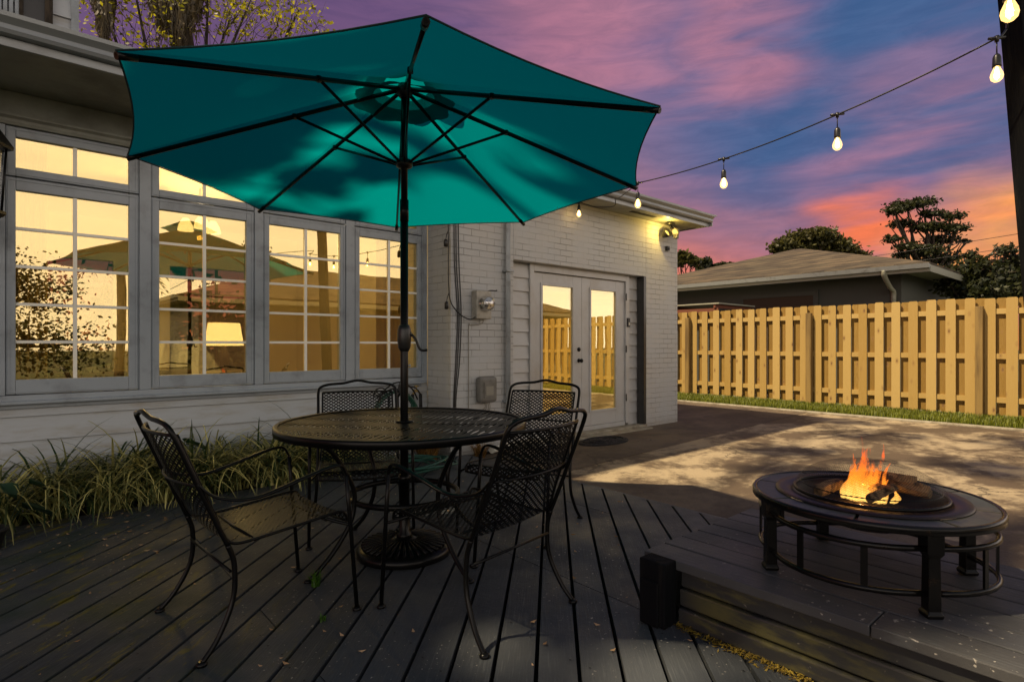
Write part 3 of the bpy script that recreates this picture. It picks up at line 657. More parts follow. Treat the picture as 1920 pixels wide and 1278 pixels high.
# doorbell keypad, camera, floodlight
t_ = thing('door_keypad', 'small black keypad on the frame right of the french doors', 'keypad', (6.665, YD-.031, 1.485))
b = MB(); b.box(-.028, .028, -.022, 0, -.065, .065); b.build('keypad_case', 'black_plastic', t_, bevel=.006)
b = MB(); b.box(-.012, .014, -.026, -.0225, -.04, .0); b.build('keypad_button', 'white_plastic', t_)
t_ = thing('security_camera', 'small black camera on brick near the wing corner', 'camera', (XY(1249, YB), YB, 1.17+178/1061*8.72))
b = MB(); b.box(-.03, .03, -.05, -.001, -.035, .035); b.build('camera_body', 'black_plastic', t_, bevel=.008)
b = MB(); b.lathe([(.014, 0), (.016, .01), (.012, .014)], n=12)
for i, (x, y, z) in enumerate(b.v): b.v[i] = (x, -.05-z, y-.005)
b.build('camera_lens', 'meter_dark', t_)
fx_ = XY(1256, YB-.15); t_ = thing('flood_light', 'twin head security floodlight glowing under the eave corner', 'light', (fx_, YB-.15, 2.86))
b = MB(); b.lathe([(.05, .10), (.05, .135)], n=14); b.tube([(0, 0, .12), (-.03, -.02, .04)], .016, 8); b.tube([(0, 0, .12), (.09, 0, .05)], .016, 8); b.build('light_bracket', 'black_plastic', t_)
for (dx, dz, mm) in ((-.05, -.02, 1), (.12, .0, 0)):
    b = MB(); b.lathe([(.035, .10), (.055, .06), (.075, 0), (.072, -.006), (.05, .01)], n=20, cap=False)
    R_ = Matrix.Rotation(radians(-115 if mm else -60), 3, 'X') if mm else Matrix.Rotation(radians(60), 3, 'Y')
    for i, v in enumerate(b.v): p_ = R_ @ Vector(v); b.v[i] = (p_.x+dx, p_.y, p_.z+dz)
    h_ = b.build('lamp_head', 'black_plastic' if mm else 'grey_box', t_)
    b = MB(); b.lathe([(.001, .02), (.045, .018), (.05, .03)], n=16, cap=False)
    for i, v in enumerate(b.v): p_ = R_ @ Vector(v); b.v[i] = (p_.x+dx, p_.y, p_.z+dz)
    b.build('lamp_lens', 'flood_glow', h_)
b = MB(); b.box(.13, .20, -.03, .03, -.09, -.02); b.build('motion_sensor', 'grey_box', t_, bevel=.01)
ld = D.lights.new('flood_bulb', 'POINT'); ld.energy = 7; ld.color = (1, .66, .14); ld.shadow_soft_size = .008
lo = D.objects.new('flood_bulb', ld); COL.objects.link(lo); lo.location = (fx_-.15, YB-.22, 2.87)
# wall lantern at left
t_ = thing('wall_lantern', 'black metal wall lantern at the left end of the windows', 'lantern', (-.235, 5.12, 0))
b = MB(); b.lathe([(.20, 2.48), (.205, 2.50), (.05, 2.74), (.03, 2.80), (.01, 2.84)], n=6, smooth=False); b.build('lantern_roof', 'black_iron', t_)
b = MB(); b.lathe([(.145, 2.02), (.165, 2.04), (.165, 2.06), (.12, 2.06)], n=6, smooth=False); b.lathe([(.03, 1.88), (.06, 1.93), (.14, 2.02)], n=6, smooth=False); b.build('lantern_base', 'black_iron', t_)
b = MB()
for k in range(6): a = k*pi/3; b.tube([(.14*cos(a), .14*sin(a), 2.05), (.165*cos(a), .165*sin(a), 2.49)], .008, 6)
b.build('lantern_bar', 'black_iron', t_)
b = MB(); b.lathe([(.132, 2.055), (.155, 2.485)], n=6, smooth=False, cap=False); b.build('lantern_glass', 'meter_glass', t_)
b = MB(); b.tube(smooth_path([(0, .30, 2.55), (0, .2, 2.72), (0, .05, 2.84), (0, 0, 2.83)]), .014, 8); b.box(-.06, .06, .29, .305, 2.35, 2.65); b.build('lantern_arm', 'black_iron', t_)

# garden tap with hose ends; hose stand
t_ = thing('garden_tap', 'brass tap splitter with two black hose ends on the siding', 'tap', (3.30, YW+.03, 0))
b = MB(); b.tube([(0, 0, .66), (0, -.07, .66)], .012, 8); b.tube([(-.05, -.07, .62), (0, -.07, .66), (.05, -.07, .62)], .012, 8); b.tube([(0, -.07, .66), (0, -.07, .71)], .006, 6); b.tube([(-.03, -.07, .71), (.03, -.07, .71)], .008, 6); b.build('tap_valve', 'brass', t_)
for sx in (-1, 1):
    b = MB(); b.tube([(.05*sx, -.07, .62), (.055*sx, -.07, .40)], .019, 10); b.tube(smooth_path([(.055*sx, -.07, .40), (.07*sx, -.07, .2), (.05*sx, -.1, -.02)]), .011, 8); b.build('hose_end', 'rubber', t_)
t_ = thing('hose_stand', 'black iron hose stand with star top beside the window wall', 'hose stand', (2.78, 4.98, 0))
b = MB(); b.tube([(-.06, 0, -.05), (-.05, 0, .66)], .009, 6); b.tube([(.06, 0, -.05), (.05, 0, .66)], .009, 6)
for s_ in (-1, 1): b.tube(smooth_path([(.05*s_, 0, .64), (.12*s_, -.02, .74), (.22*s_, -.05, .73), (.26*s_, -.09, .66)]), .007, 6)
b.tube(smooth_path([(-.22, -.09, .62), (-.14, -.1, .74), (0, -.1, .80), (.14, -.1, .74), (.22, -.09, .62)]), .008, 6)
b.tube(smooth_path([(-.18, 0, .66), (0, 0, .73), (.18, 0, .66)]), .009, 6)
b.build('stand_frame', 'black_iron', t_)
b = MB(); st = []
for k in range(10): r_ = .085 if k % 2 == 0 else .035; a = pi/2+k*pi/5; st.append((r_*cos(a), .71+r_*sin(a)))
n_ = len(b.v); b.v += [(x, -.115, z) for x, z in st]+[(0, -.135, .71)]
for k in range(10): b.face([n_+k, n_+(k+1) % 10, n_+10])
b.build('star', 'black_iron', t_, solid=.006)
b = MB()
for k in range(9):
    rr = .22+.02*(k % 3)+random.uniform(-.01, .01); yy = -.03-.022*(k//3); cz = .46-.02*(k % 3)
    b.tube([(rr*cos(a)*(.95+.05*sin(3*a+k)), yy+.01*sin(2*a+k), cz+rr*sin(a)*1.08) for a in np.linspace(0, 2*pi, 28, endpoint=False)], .010, 6, closed=True)
mat('hose_green', (.012, .06, .04), .35, col_noise=((.02, .11, .08), 20, .4, .7)); hc = b.build('hose_coil', 'hose_green', t_)
b = MB()
for k in range(6):
    rr = .20+.03*k*random.uniform(.8, 1.2); b.tube([(2.72+.02*k+rr*cos(a), 4.55+rr*.8*sin(a), .02+.016*(k % 4)+.05*(1+sin(a*2+k))*.4) for a in np.linspace(0, 2*pi, 30, endpoint=False)], .010, 6, closed=True)
simple('garden_hose', b, 'hose_green', 'loose loops of green hose on the deck behind the table', 'hose')
# door mat
b = MB(); mc = G(1132, 828, -.045); b.lathe([(.001, .022), (.38, .022), (.40, .012), (.40, 0)], (0, 0, 0), 40, cap=False)
for i, (x, y, z) in enumerate(b.v): b.v[i] = (x*1.0, y*.55, z)
for k in range(3):
    r_ = .12+.1*k; b.tube([(r_*cos(a), r_*.55*sin(a), .024) for a in np.linspace(0, 2*pi, 30, endpoint=False)], .012, 5, closed=True)
o = b.build('door_mat', 'mesh_floor_mat', None, loc=(mc.x, mc.y, -.044)); o.rotation_euler = (0, 0, 0); tag(o, 'black oval rubber door mat before the french doors', 'mat')

# ================================================================== STRING LIGHTS + POST
nodes = [(P(1893, -75, 2.2), True), (P(1869, 72, 3.1), True), (P(1570, 215, 3.8), True), (P(1357, 298, 4.6), True), (P(1196, 343, 5.4), True), (Vector((5.35, 4.86, 2.955)), True)]
hook = P(1888, 60, 3.13)
t_ = thing('string_lights', 'black cable with lit clear bulbs strung from dark post to eave', 'string lights')
path = [P(1905, -40, 1.4), nodes[0][0], hook+Vector((0, 0, .02)), nodes[1][0], nodes[2][0], nodes[3][0], nodes[4][0], Vector((5.7, 4.56, 3.0))]
b = MB(); b.tube(smooth_path(path[:3], 6), .0055, 6)
def sagged(a, c, n=8, s=.03):
    return [a.lerp(c, i/n)-Vector((0, 0, s*4*(i/n)*(1-i/n))) for i in range(n)]
pp = []
for a, c in zip(path[2:-1], path[3:]): pp += sagged(a, c, 8, .012)
pp.append(path[-1]); b.tube(pp, .0055, 6)
b.tube(smooth_path([Vector((5.7, 4.56, 3.0)), Vector((5.72, 4.6, 2.93)), Vector((5.55, 4.75, 2.92)), Vector((5.35, 4.86, 2.965)), Vector((4.9, 4.9, 2.94)), Vector((4.3, 4.92, 2.97)), Vector((3.6, 4.95, 2.95)), Vector((3.45, 5.05, 2.95))]), .0055, 6)
b.build('cable', 'black_plastic', t_)
for (p_, lit) in nodes:
    b = MB(); short = p_.y > 4.8; dr = .02 if short else .085
    b.tube([p_+Vector((0, 0, .012)), p_-Vector((0, 0, .02))], [.012, .010], 8)
    b.tube([p_-RT*.045+Vector((0, 0, -.004)), p_+RT*.045+Vector((0, 0, .006))], [.008, .008], 6)
    b.tube([p_-Vector((0, 0, .015)), p_-Vector((0, 0, dr))], .0035, 6)
    b.lathe([(.006, 0), (.014, -.008), (.019, -.02), (.0205, -.06), (.0215, -.072), (.017, -.074)], (p_.x, p_.y, p_.z-dr), 14)
    so_ = b.build('socket', 'black_plastic', t_)
    q = p_-Vector((0, 0, dr+.072))
    b = MB(); b.lathe([(.014, 0), (.016, -.008), (.027, -.034), (.030, -.05), (.026, -.068), (.014, -.08), (.001, -.083)], (q.x, q.y, q.z), 18, cap=False); b.build('bulb', 'clear_bulb', so_)
    b = MB()
    for k in range(4): a = k*pi/2+.5; b.tube([q+Vector((.006*cos(a), .006*sin(a), -.015)), q+Vector((.010*cos(a), .010*sin(a), -.06))], .0022, 5)
    b.lathe([(.004, -.0), (.009, -.03), (.013, -.045), (.006, -.062), (.001, -.064)], (q.x, q.y, q.z), 10, cap=False); b.build('filament', 'filament', so_)
    ld = D.lights.new('bulb_light', 'POINT'); ld.energy = 4 if not short else 9; ld.color = (1, .62, .18); ld.shadow_soft_size = .004
    lo = D.objects.new('bulb_light', ld); COL.objects.link(lo); lo.location = q-Vector((0, 0, .052))
b = MB(); a_ = P(1881+62, -260, 3.2); top = P(1914, 0, 3.22); bot = P(1962, 560, 3.22); dir_ = (bot-top)
pt = top-dir_*.35; L_ = (pt.z+.05)/(-dir_.z) if dir_.z < 0 else 3; pb = pt+dir_*((pt.z+.05)/-dir_.z)
zax = (pt-pb).normalized(); xax = FW.cross(zax).normalized(); yax = zax.cross(xax)
R_ = Matrix((xax, yax, zax)).transposed(); b.box(-.072, .072, -.07, .07, 0, (pt-pb).length, R_, pb)
simple('light_post', b, 'post_wood_dark', 'dark leaning timber post holding the light string at right', 'post', bevel=.006)

# ================================================================== FENCE
def fence(x, y0, y1, posts, name, label, facing=-1, count=None):
    r = thing(name, label, 'fence')
    pitch_ = .2655; z0, z1 = .01, 1.93
    ys = sorted(posts)
    seg = [y0]+[p for p in ys if y0 < p < y1]+[y1]
    for a, c in zip(seg[:-1], seg[1:]):
        n = max(1, round((c-a)/pitch_)); st_ = (c-a)/n
        bf = MB(); bb = MB()
        for k in range(n):
            for (mb, xx, off) in ((bf, x-.045, 0), (bb, x+.025, st_/2)):
                yc = a+st_*(k+.5)+off+random.uniform(-.008, .008)
                if yc > y1: continue
                w = .070+random.uniform(-.003, .003); h = z1+random.uniform(-.012, .012); zz = z0+random.uniform(-.015, .015); tl_ = random.uniform(-.004, .004); xo = random.uniform(-.002, .002)
                pr = [(yc-w, zz), (yc+w, zz), (yc+w+tl_, h-.022), (yc+w-.018+tl_, h), (yc-w+.018+tl_, h), (yc-w+tl_, h-.022)]
                b0 = len(mb.v)
                for q in (xx+xo, xx+xo+.019):
                    for (yy, z) in pr: mb.v.append((q, yy, z))
                mb.face([b0+i for i in reversed(range(6))]); mb.face([b0+6+i for i in range(6)])
                for i in range(6): j = (i+1) % 6; mb.face([b0+i, b0+j, b0+6+j, b0+6+i])
        bf.build('front_board', 'pine_board', r); bb.build('back_board', 'pine_back', r)
        br_ = MB()
        for z in (.22, .93, 1.66): br_.box(x-.0255, x+.0245, a+.002, c-.002, z, z+.088)
        br_.build('rail', 'pine_board', r)
    for p_ in ys:
        b = MB(); b.box(x-.15, x-.047, p_-.05, p_+.05, -.06, 1.79); b.build('post', 'pine_post', r, bevel=.004)
    return r
fence(12.0, -4.7, 11.3, [7.36, 4.64, 1.98, -.70, -3.36, 10.02], 'board_fence', 'new yellow pine board on board fence across the patio')
ON = 'first second third fourth fifth sixth seventh eighth ninth tenth eleventh twelfth thirteenth fourteenth fifteenth sixteenth seventeenth eighteenth nineteenth twentieth'.split()
def ordi(k): return ON[k] if k < 20 else 'twenty-'+ON[k-20]
for k in range(26):
    b = MB(); y = 1.5+k*.26+random.uniform(-.03, .03); b.box(12.02, 12.16, y, y+.20, -.06, .02+random.uniform(-.01, .01))
    o = simple('edging_brick', b, 'kerb_concrete', ordi(k)+' edging brick from the right under the board fence', 'brick', bevel=.01); o['group'] = 'edging bricks under the fence'

# ================================================================== NEIGHBOUR HOUSE beyond the fence
def neighbour(name, label, x0, x1, y0, y1, ze, zr, ov=.7, wallm='neighbour_wall'):
    r = thing(name, label, 'house')
    b = MB(); b.box(x0+ov, x1-ov, y0+ov, y1-ov, -.1, ze-.02); b.build('wall', wallm, r)
    b = MB(); ym = (y0+y1)/2; xm = (x0+x1)/2
    A = [(x0, y0, ze), (x1, y0, ze), (x1, y1, ze), (x0, y1, ze)]
    if (x1-x0) >= (y1-y0): h_ = (y1-y0)/2; r0, r1 = (x0+h_, ym, zr), (x1-h_, ym, zr); fs = ((0, 1, 5, 4), (1, 2, 5), (2, 3, 4, 5), (3, 0, 4))
    else: h_ = (x1-x0)/2; r0, r1 = (xm, y0+h_, zr), (xm, y1-h_, zr); fs = ((0, 1, 4), (1, 2, 5, 4), (2, 3, 5), (3, 0, 4, 5))
    b.v += A+[r0, r1]
    for f_ in fs: b.face(f_)
    b.build('roof', 'shingle', r, solid=-.05)
    b = MB(); b.box(x0, x1, y0, y1, ze-.06, ze-.052); b.build('soffit', 'neighbour_trim', r)
    b = MB()
    for (p, q, s_, u_) in ((x0-.02, x0, y0, y1), (x1, x1+.02, y0, y1), (x0, x1, y0-.02, y0), (x0, x1, y1, y1+.02)): b.box(p, q, s_, u_, ze-.16, ze-.01)
    b.build('fascia', 'neighbour_trim', r)
    b = MB(); b.extr([(x0-.021, ze-.09), (x0-.10, ze-.08), (x0-.13, ze+.02), (x0-.12, ze+.02), (x0-.09, ze-.0), (x0-.021, ze-.0)], y0-.02, y1, 'y'); b.build('gutter', 'gutter_metal', r)
    return r
nh = neighbour('neighbour_house', 'low grey house with brown hip roof seen over the fence', 15.0, 24.0, 3.35, 12.6, 2.92, 4.28)
b = MB(); yd = 3.35+.85
b.tube(smooth_path([(14.93, yd, 2.86), (15.0, yd, 2.72), (15.4, yd, 2.5), (15.64, yd, 2.42), (15.64, yd, 2.2)], 4), .06, 4); b.tube([(15.64, yd, 2.25), (15.64, yd, 0)], .055, 4); b.build('downspout', 'neighbour_trim', nh)
b = MB(); b.box(15.66, 15.698, 6.0, 7.9, .0, 2.45); b.build('garage_door', 'interior_dark', nh)
b = MB(); b.box(15.64, 15.698, 5.88, 5.999, .0, 2.57); b.box(15.64, 15.698, 7.901, 8.02, .0, 2.57); b.box(15.64, 15.698, 6.0, 7.9, 2.451, 2.57); b.build('door_casing', 'neighbour_wall', nh)
t_ = thing('lean_to', 'reddish timber lean-to roof behind the fence by the wing', 'shelter')
b = MB(); b.box(12.4, 14.2, 6.85, 12.2, 2.12, 2.15, Matrix.Rotation(radians(0), 3, 'Y')); b.build('lean_to_roof', 'neighbour_trim', t_)
b = MB()
for y in (6.95, 8.2, 9.5, 10.8, 12.0): b.box(12.42, 14.18, y, y+.05, 2.03, 2.118)
b.box(12.45, 12.5, 6.9, 12.15, 1.93, 2.028); b.box(14.1, 14.15, 6.9, 12.15, 1.93, 2.028)
for x in (12.45, 14.1):
    for y in (6.95, 9.5, 12.0): b.box(x+.001, x+.09, y, y+.09, -.1, 1.929)
b.build('lean_to_frame', 'lumber_red', t_)
# things mirrored in the windows: house, trees and palm behind the camera
neighbour('rear_neighbour_house', 'long low house mirrored in the window panes', 3.6, 21.0, -18, -8.5, 2.65, 4.3, wallm='neighbour_trim')

# ================================================================== TREES
def leafcloud(blobs, n, size, flat=.75):
    """blobs: (x,y,z,rx,ry,rz). Leaf quads in clumps; returns verts, faces"""
    V = np.zeros((n, 4, 3)); w = np.array([b_[3]*b_[4]*b_[5] for b_ in blobs])**.8; w /= w.sum()
    idx = rng.choice(len(blobs), n, p=w); B = np.array(blobs)[idx]
    ncl = max(8, n//16); cl = rng.normal(size=(ncl, 3)); cl /= np.linalg.norm(cl, axis=1)[:, None]; cl *= (rng.random((ncl, 1))**.45)
    ci = rng.integers(0, ncl, n); off = cl[ci]*(.72+.5*rng.random((n, 1))**2)+rng.normal(size=(n, 3))*.10
    c = B[:, :3]+off*B[:, 3:6]
    a = rng.normal(size=(n, 3)); a[:, 2] *= flat; a /= np.linalg.norm(a, axis=1)[:, None]
    r = rng.normal(size=(n, 3)); bb = np.cross(a, r); bb /= np.linalg.norm(bb, axis=1)[:, None]
    s = size*rng.uniform(.6, 1.3, (n, 1))
    V[:, 0] = c-a*s*.5; V[:, 1] = c-bb*s*.28; V[:, 2] = c+a*s*.5; V[:, 3] = c+bb*s*.28
    return V
def cloud_obj(V, name, m_, parent):
    n = len(V); me = D.meshes.new(name); me.vertices.add(n*4); me.vertices.foreach_set('co', V.reshape(-1))
    me.loops.add(n*4); me.loops.foreach_set('vertex_index', np.arange(n*4, dtype=np.int32)); me.polygons.add(n)
    me.polygons.foreach_set('loop_start', np.arange(0, n*4, 4, dtype=np.int32)); me.update(calc_edges=True)
    me.materials.append(MATS[m_]); o = D.objects.new(name, me); COL.objects.link(o); o.parent = parent; return o
def tree(name, label, base, blobs, n, size, lm, tr=.15, cat='tree', group=None, fork=.55, extra_limbs=0, lr=.2):
    """blobs relative to base"""
    r = thing(name, label, cat, base, 0, group)
    b = MB(); top = Vector(max(blobs, key=lambda q: q[2])[:3]); cz = np.mean([q[2] for q in blobs]); cxy = np.mean([q[:2] for q in blobs], axis=0)
    fk = Vector((cxy[0]*.4, cxy[1]*.4, cz*fork)); b.tube(smooth_path([(0, 0, -.15), (cxy[0]*.1+.03*cz, cxy[1]*.15, fk.z*.5), fk], 5), [tr*(1-.4*i/10) for i in range(11)], 8)
    for q in blobs:
        e = Vector(q[:3]); mid = fk.lerp(e, .5)+Vector((random.uniform(-.1, .1), random.uniform(-.1, .1), -.04))*cz*.3
        pth = smooth_path([fk-Vector((0, 0, .1)), mid, e], 5); b.tube(pth, [tr*.5*(1-.8*i/(len(pth)-1)) for i in range(len(pth))], 6)
        for _ in range(4+extra_limbs):
            dv = Vector(rng.normal(size=3)).normalized(); e2 = e+Vector((dv.x*q[3], dv.y*q[4], abs(dv.z)*q[5]))*.95; k = pth[random.randint(len(pth)//2, len(pth)-1)]
            pt2 = smooth_path([k, k.lerp(e2, .5)+Vector(rng.normal(size=3))*.06*cz*.3, e2], 4); b.tube(pt2, [tr*lr*(1-.8*i/(len(pt2)-1)) for i in range(len(pt2))], 4)
    b.build('trunk', 'bark', r)
    if n: cloud_obj(leafcloud(blobs, n, size), 'crown', lm, r)
    return r
def T(px, py, t): return P(px, py, t)
def blobs_px(base, t, lst):
    out_ = []
    for (px, py, r, rz) in lst:
        dt = random.uniform(-1, 1)*r/1061*t*.5; q = P(px, py, t+dt)-base; R_ = r*t/1061; out_.append((q.x, q.y, q.z, R_, R_, rz*t/1061))
    return out_
t0 = 42; base = P(1745, 645, t0); base.z = 0
tree('tall_tree', 'tall dark open-crowned tree right of the neighbour roof', base, blobs_px(base, t0, [(1700, 385, 38, 11), (1675, 395, 22, 9), (1730, 378, 26, 9), (1745, 400, 22, 8), (1690, 418, 26, 8), (1740, 425, 34, 10), (1785, 405, 24, 10), (1790, 428, 28, 10), (1672, 448, 20, 8), (1700, 462, 24, 9), (1765, 450, 34, 12), (1735, 470, 34, 12), (1770, 485, 34, 14), (1725, 495, 26, 12), (1812, 452, 9, 5), (1690, 478, 18, 8), (1755, 510, 30, 16)]), 8000, .28, 'leaf_dark', .38, fork=.62)
t0 = 40; base = P(1535, 645, t0); base.z = 0
tree('broad_tree', 'broad olive green tree rising behind the neighbour roof', base, blobs_px(base, t0, [(1470, 458, 30, 12), (1500, 445, 32, 14), (1535, 440, 34, 14), (1565, 455, 30, 14), (1585, 468, 28, 12), (1610, 476, 22, 7), (1520, 465, 50, 16), (1455, 468, 18, 8)]), 8000, .30, 'leaf_olive', .4)
t0 = 34; base = P(1290, 645, t0); base.z = 0
tree('small_tree', 'small light tree beside the corner of the brick wing', base, blobs_px(base, t0, [(1283, 480, 16, 9), (1300, 490, 14, 9), (1275, 492, 12, 8)]), 700, .4, 'leaf_olive', .16)
base = P(1345, 645, 36); base.z = 0
tree('low_tree', 'low dark tree with flat top between the wing and roof', base, blobs_px(base, 36, [(1320, 492, 14, 8), (1345, 500, 20, 6), (1365, 498, 14, 5), (1315, 503, 12, 7)]), 900, .4, 'leaf_dark', .2)
t0 = 14.5; base = P(1870, 645, t0); base.z = 0
bl = blobs_px(base, t0, [(1800, 515, 34, 20), (1830, 500, 34, 22), (1860, 520, 44, 28), (1900, 495, 36, 26), (1885, 470, 22, 14), (1930, 520, 40, 30), (1780, 540, 26, 18), (1840, 545, 50, 26), (1910, 550, 50, 30), (1820, 478, 14, 12), (1960, 500, 50, 40)])
tree('citrus_tree', 'glossy dark leafy tree above the right end of the fence', base, bl, 8500, .13, 'leaf_dark', .12, extra_limbs=2)
# mossy tree above the left eave
t0 = 14; base = P(300, 645, t0); base.z = 0
bl = blobs_px(base, t0, [(330, 35, 60, 40), (430, 40, 60, 45), (520, 50, 60, 40), (390, -20, 90, 50), (560, 20, 60, 40), (470, 0, 70, 45), (200, 30, 60, 60), (250, -30, 90, 60), (600, 60, 40, 20), (300, 90, 70, 30)])
mt = tree('mossy_tree', 'tall sparse yellow-leaved tree with hanging moss above the left eave', base, bl, 2400, .12, 'leaf_yellow', .17, extra_limbs=9, lr=.06)
b = MB()
def moss(px, py0, py1, w, n):
    for _ in range(n):
        x = px+random.gauss(0, w); top_ = P(x, random.uniform(py0-10, py0+(py1-py0)*.5), t0+random.uniform(-.3, .3))-base; L_ = random.uniform(.3, 1)*(py1-py0)/1061*t0*(1-min(1, abs(x-px)/(2.6*w)))
        pts = [top_]; 
        for i in range(1, 6): pts.append(top_+Vector((random.gauss(0, .04), random.gauss(0, .04), -L_*i/5)))
        ww = random.uniform(.015, .05); n_ = len(b.v)
        for i, p_ in enumerate(pts): wi = ww*(1-i/6); b.v += [tuple(p_-RT*wi), tuple(p_+RT*wi+Vector((0, .02, 0)))]
        for i in range(5): b.face([n_+2*i, n_+2*i+1, n_+2*i+3, n_+2*i+2])
moss(196, -60, 85, 11, 420); moss(335, -60, 90, 16, 600); moss(300, -30, 70, 12, 160); moss(365, -20, 60, 10, 120)
b.build('hanging_moss', 'moss', mt)
b = MB(); b.tube([P(352, 110, t0)-base, P(345, 50, t0)-base, P(335, -60, t0)-base], [.20, .17, .15], 8); b.build('limb', 'bark', mt)
# unseen oak, crown shaped to lay shade and sun dapples over deck and patio
GAPS = ((1.42, 1.72, .26, .13), (1.72, 1.20, .32, .26), (2.04, .86, .16, .40), (1.25, 1.12, .18, .12), (2.6, .05, .35, .22), (1.9, .4, .25, .2))
base = Vector((-6.6, 3.0, 0)); r = thing('shade_oak', 'unseen spreading oak, crown shaped to shade the deck and patio from the left', 'tree', base)
bl = []
def shade(gx_, gy_, gz, h, rx, rz):
    q = Vector((gx_, gy_, gz))+SUN*((h-gz)/SUN.z); bl.append((q.x-base.x, q.y-base.y, q.z-base.z, rx, rx, rz))
for (x, y, rr) in ((-1, 3.6, 1.6), (.2, 2.2, 1.3), (-.6, 1.0, 1.5), (.9, 3.4, .9), (.1, .9, .62), (-2.4, 2.2, 1.6), (0.2, -.2, 1.0), (1.9, -.3, .4), (2.6, -.5, .5), (2.1, 4.4, .55), (-3, .3, 1.4)): shade(x, y, 0, 9.2+random.uniform(-.8, .8), rr, .8)
for (x, y, rr) in ((.75, 3.2, .62), (.8, 1.95, .4), (2.7, 2.0, .42), (2.2, 1.7, .5), (1.5, 1.9, .35), (.35, 3.0, .45), (.2, 3.8, .5), (1.2, 2.6, .3), (2.5, 1.55, .4), (1.1, 1.5, .45), (3.0, 2.3, .28), (.9, 3.5, .35), (1.9, 2.25, .3), (1.2, 1.4, .5), (1.9, 1.5, .45), (2.5, 1.8, .4), (.6, 1.8, .5), (.4, 2.4, .45), (.4, 3.4, .45)): shade(x, y, 2.3, 9.6, rr, .5)
for (x, y, rr) in ((2.0, 3.5, .17), (2.65, 2.7, .2), (1.45, 3.75, .16), (2.3, 3.1, .12), (1.9, 4.2, .12)): shade(x, y, 2.2, 7.2, rr, .14)
n1 = len(bl)
for (x, y, rr) in ((5.6, 2.4, .55), (7.2, 1.2, .7), (6.6, 2.9, .6), (8.6, 2.6, .7), (5.0, .6, .6), (6.4, -.4, .8), (9.4, 1.0, .8), (9.8, 3.4, .5), (8.2, -.6, .7), (3.0, 3.1, .28), (2.4, 3.6, .25), (3.3, 1.6, .30), (4.6, 1.2, .4)): shade(x, y, 0, 8.6+random.uniform(-.4, .9), rr, .45)
b = MB(); b.tube(smooth_path([(0, 0, -.1), (.2, .1, 2), (.5, .3, 4.2)], 6), [.42-.01*i for i in range(13)], 10)
for q in bl:
    e = Vector(q[:3]); pth = smooth_path([(.5, .3, 4.0), Vector((.5, .3, 4.0)).lerp(e, .5)+Vector((0, 0, .9)), e], 6); 
    pw = [p_+base for p_ in pth]+[(a_+c_)/2+base for a_, c_ in zip(pth[:-1], pth[1:])]
    if any(((p_.x-SUN.x/SUN.z*p_.z-lx)/(ra+.18))**2+((p_.y-SUN.y/SUN.z*p_.z-ly)/(rb+.18))**2 < 1 for p_ in pw for lx, ly, ra, rb in GAPS): continue
    b.tube(pth, [.09*(1-.85*i/(len(pth)-1)) for i in range(len(pth))], 6)
b.build('trunk', 'bark', r)
V1 = leafcloud(bl[:n1], 17500, .34); V2 = leafcloud(bl[n1:], 1500, .26); VV = np.concatenate([V1, V2]); cc = VV.mean(axis=1)+np.array([base.x, base.y, 0]); kz = cc[:, 2]/SUN.z; gx2 = cc[:, 0]-SUN.x*kz; gy2 = cc[:, 1]-SUN.y*kz; keep = np.ones(len(VV), bool)
for (lx, ly, ra, rb) in GAPS: keep &= ((gx2-lx)/ra)**2+((gy2-ly)/rb)**2 > 1   # leaves removed so that sun patches land on deck and platform
cloud_obj(VV[keep], 'crown', 'leaf_olive', r)
# background trees mirrored in the windows
base = Vector((-2.5, -15, 0)); tree('rear_tree', 'wide dark tree mirrored in the first window', base, [(-1, 3, 1.3, 3.5, 1.5, 1.3), (3, 3.5, 1.1, 2.5, 1.2, 1.1), (0, 0, 3.4, 2.6, 2.2, 1.3), (2.6, .5, 3.0, 1.8, 1.8, 1.2), (-2.4, 0, 3.0, 2, 2, 1.4), (1.2, 0, 4.2, 1.4, 1.4, .8)], 14000, .15, 'leaf_dark', .3)
r = thing('palm_tree', 'palm mirrored at the edge of the first window', 'tree', (2.6, -13, 0))
b = MB(); b.tube(smooth_path([(0, 0, -.1), (.1, 0, 2), (.05, 0, 4.3)], 5), .14, 8); b.build('trunk', 'bark', r)
b = MB()
for k in range(22):
    a = k*2*pi/22+random.uniform(-.1, .1); up_ = random.uniform(-.2, .9); L_ = 1.5
    for i in range(14):
        t_ = i/14; p_ = Vector((cos(a)*L_*t_, sin(a)*L_*t_, 4.3+up_*t_-1.3*t_*t_)); sv = Vector((-sin(a), cos(a), 0))
        for s_ in (-1, 1): e = p_+sv*s_*.38*(1-t_*.6)+Vector((cos(a)*.15, sin(a)*.15, -.16)); n_ = len(b.v); b.v += [tuple(p_), tuple(p_+Vector((cos(a)*.06, sin(a)*.06, 0))), tuple(e)]; b.face([n_, n_+1, n_+2])
b.build('crown', 'leaf_dark', r)
base = Vector((0, 13.2, 0)); tree('garden_hedge', 'sunlit hedge seen through the far windows of the room', base, [(-3.4, 0, 1.2, 1.3, .8, 1.4), (-1.6, .2, 1.4, 1.3, .8, 1.6), (.2, 0, 1.2, 1.3, .8, 1.5), (2.0, .3, 1.5, 1.3, .8, 1.7), (3.6, 0, 1.2, 1.3, .8, 1.5)], 5200, .2, 'grass_blade', .12, cat='hedge')
tree('far_rear_tree', 'tree mirrored above the low house in the third window', (9.5, -21, 0), [(0, 0, 4.6, 1.6, 1.6, 1.3), (1.4, 0, 3.8, 1.5, 1.5, 1.2), (-1.3, 0, 3.7, 1.4, 1.4, 1.0), (0, 0, 6, .9, .9, .8)], 5000, .22, 'leaf_dark', .25)
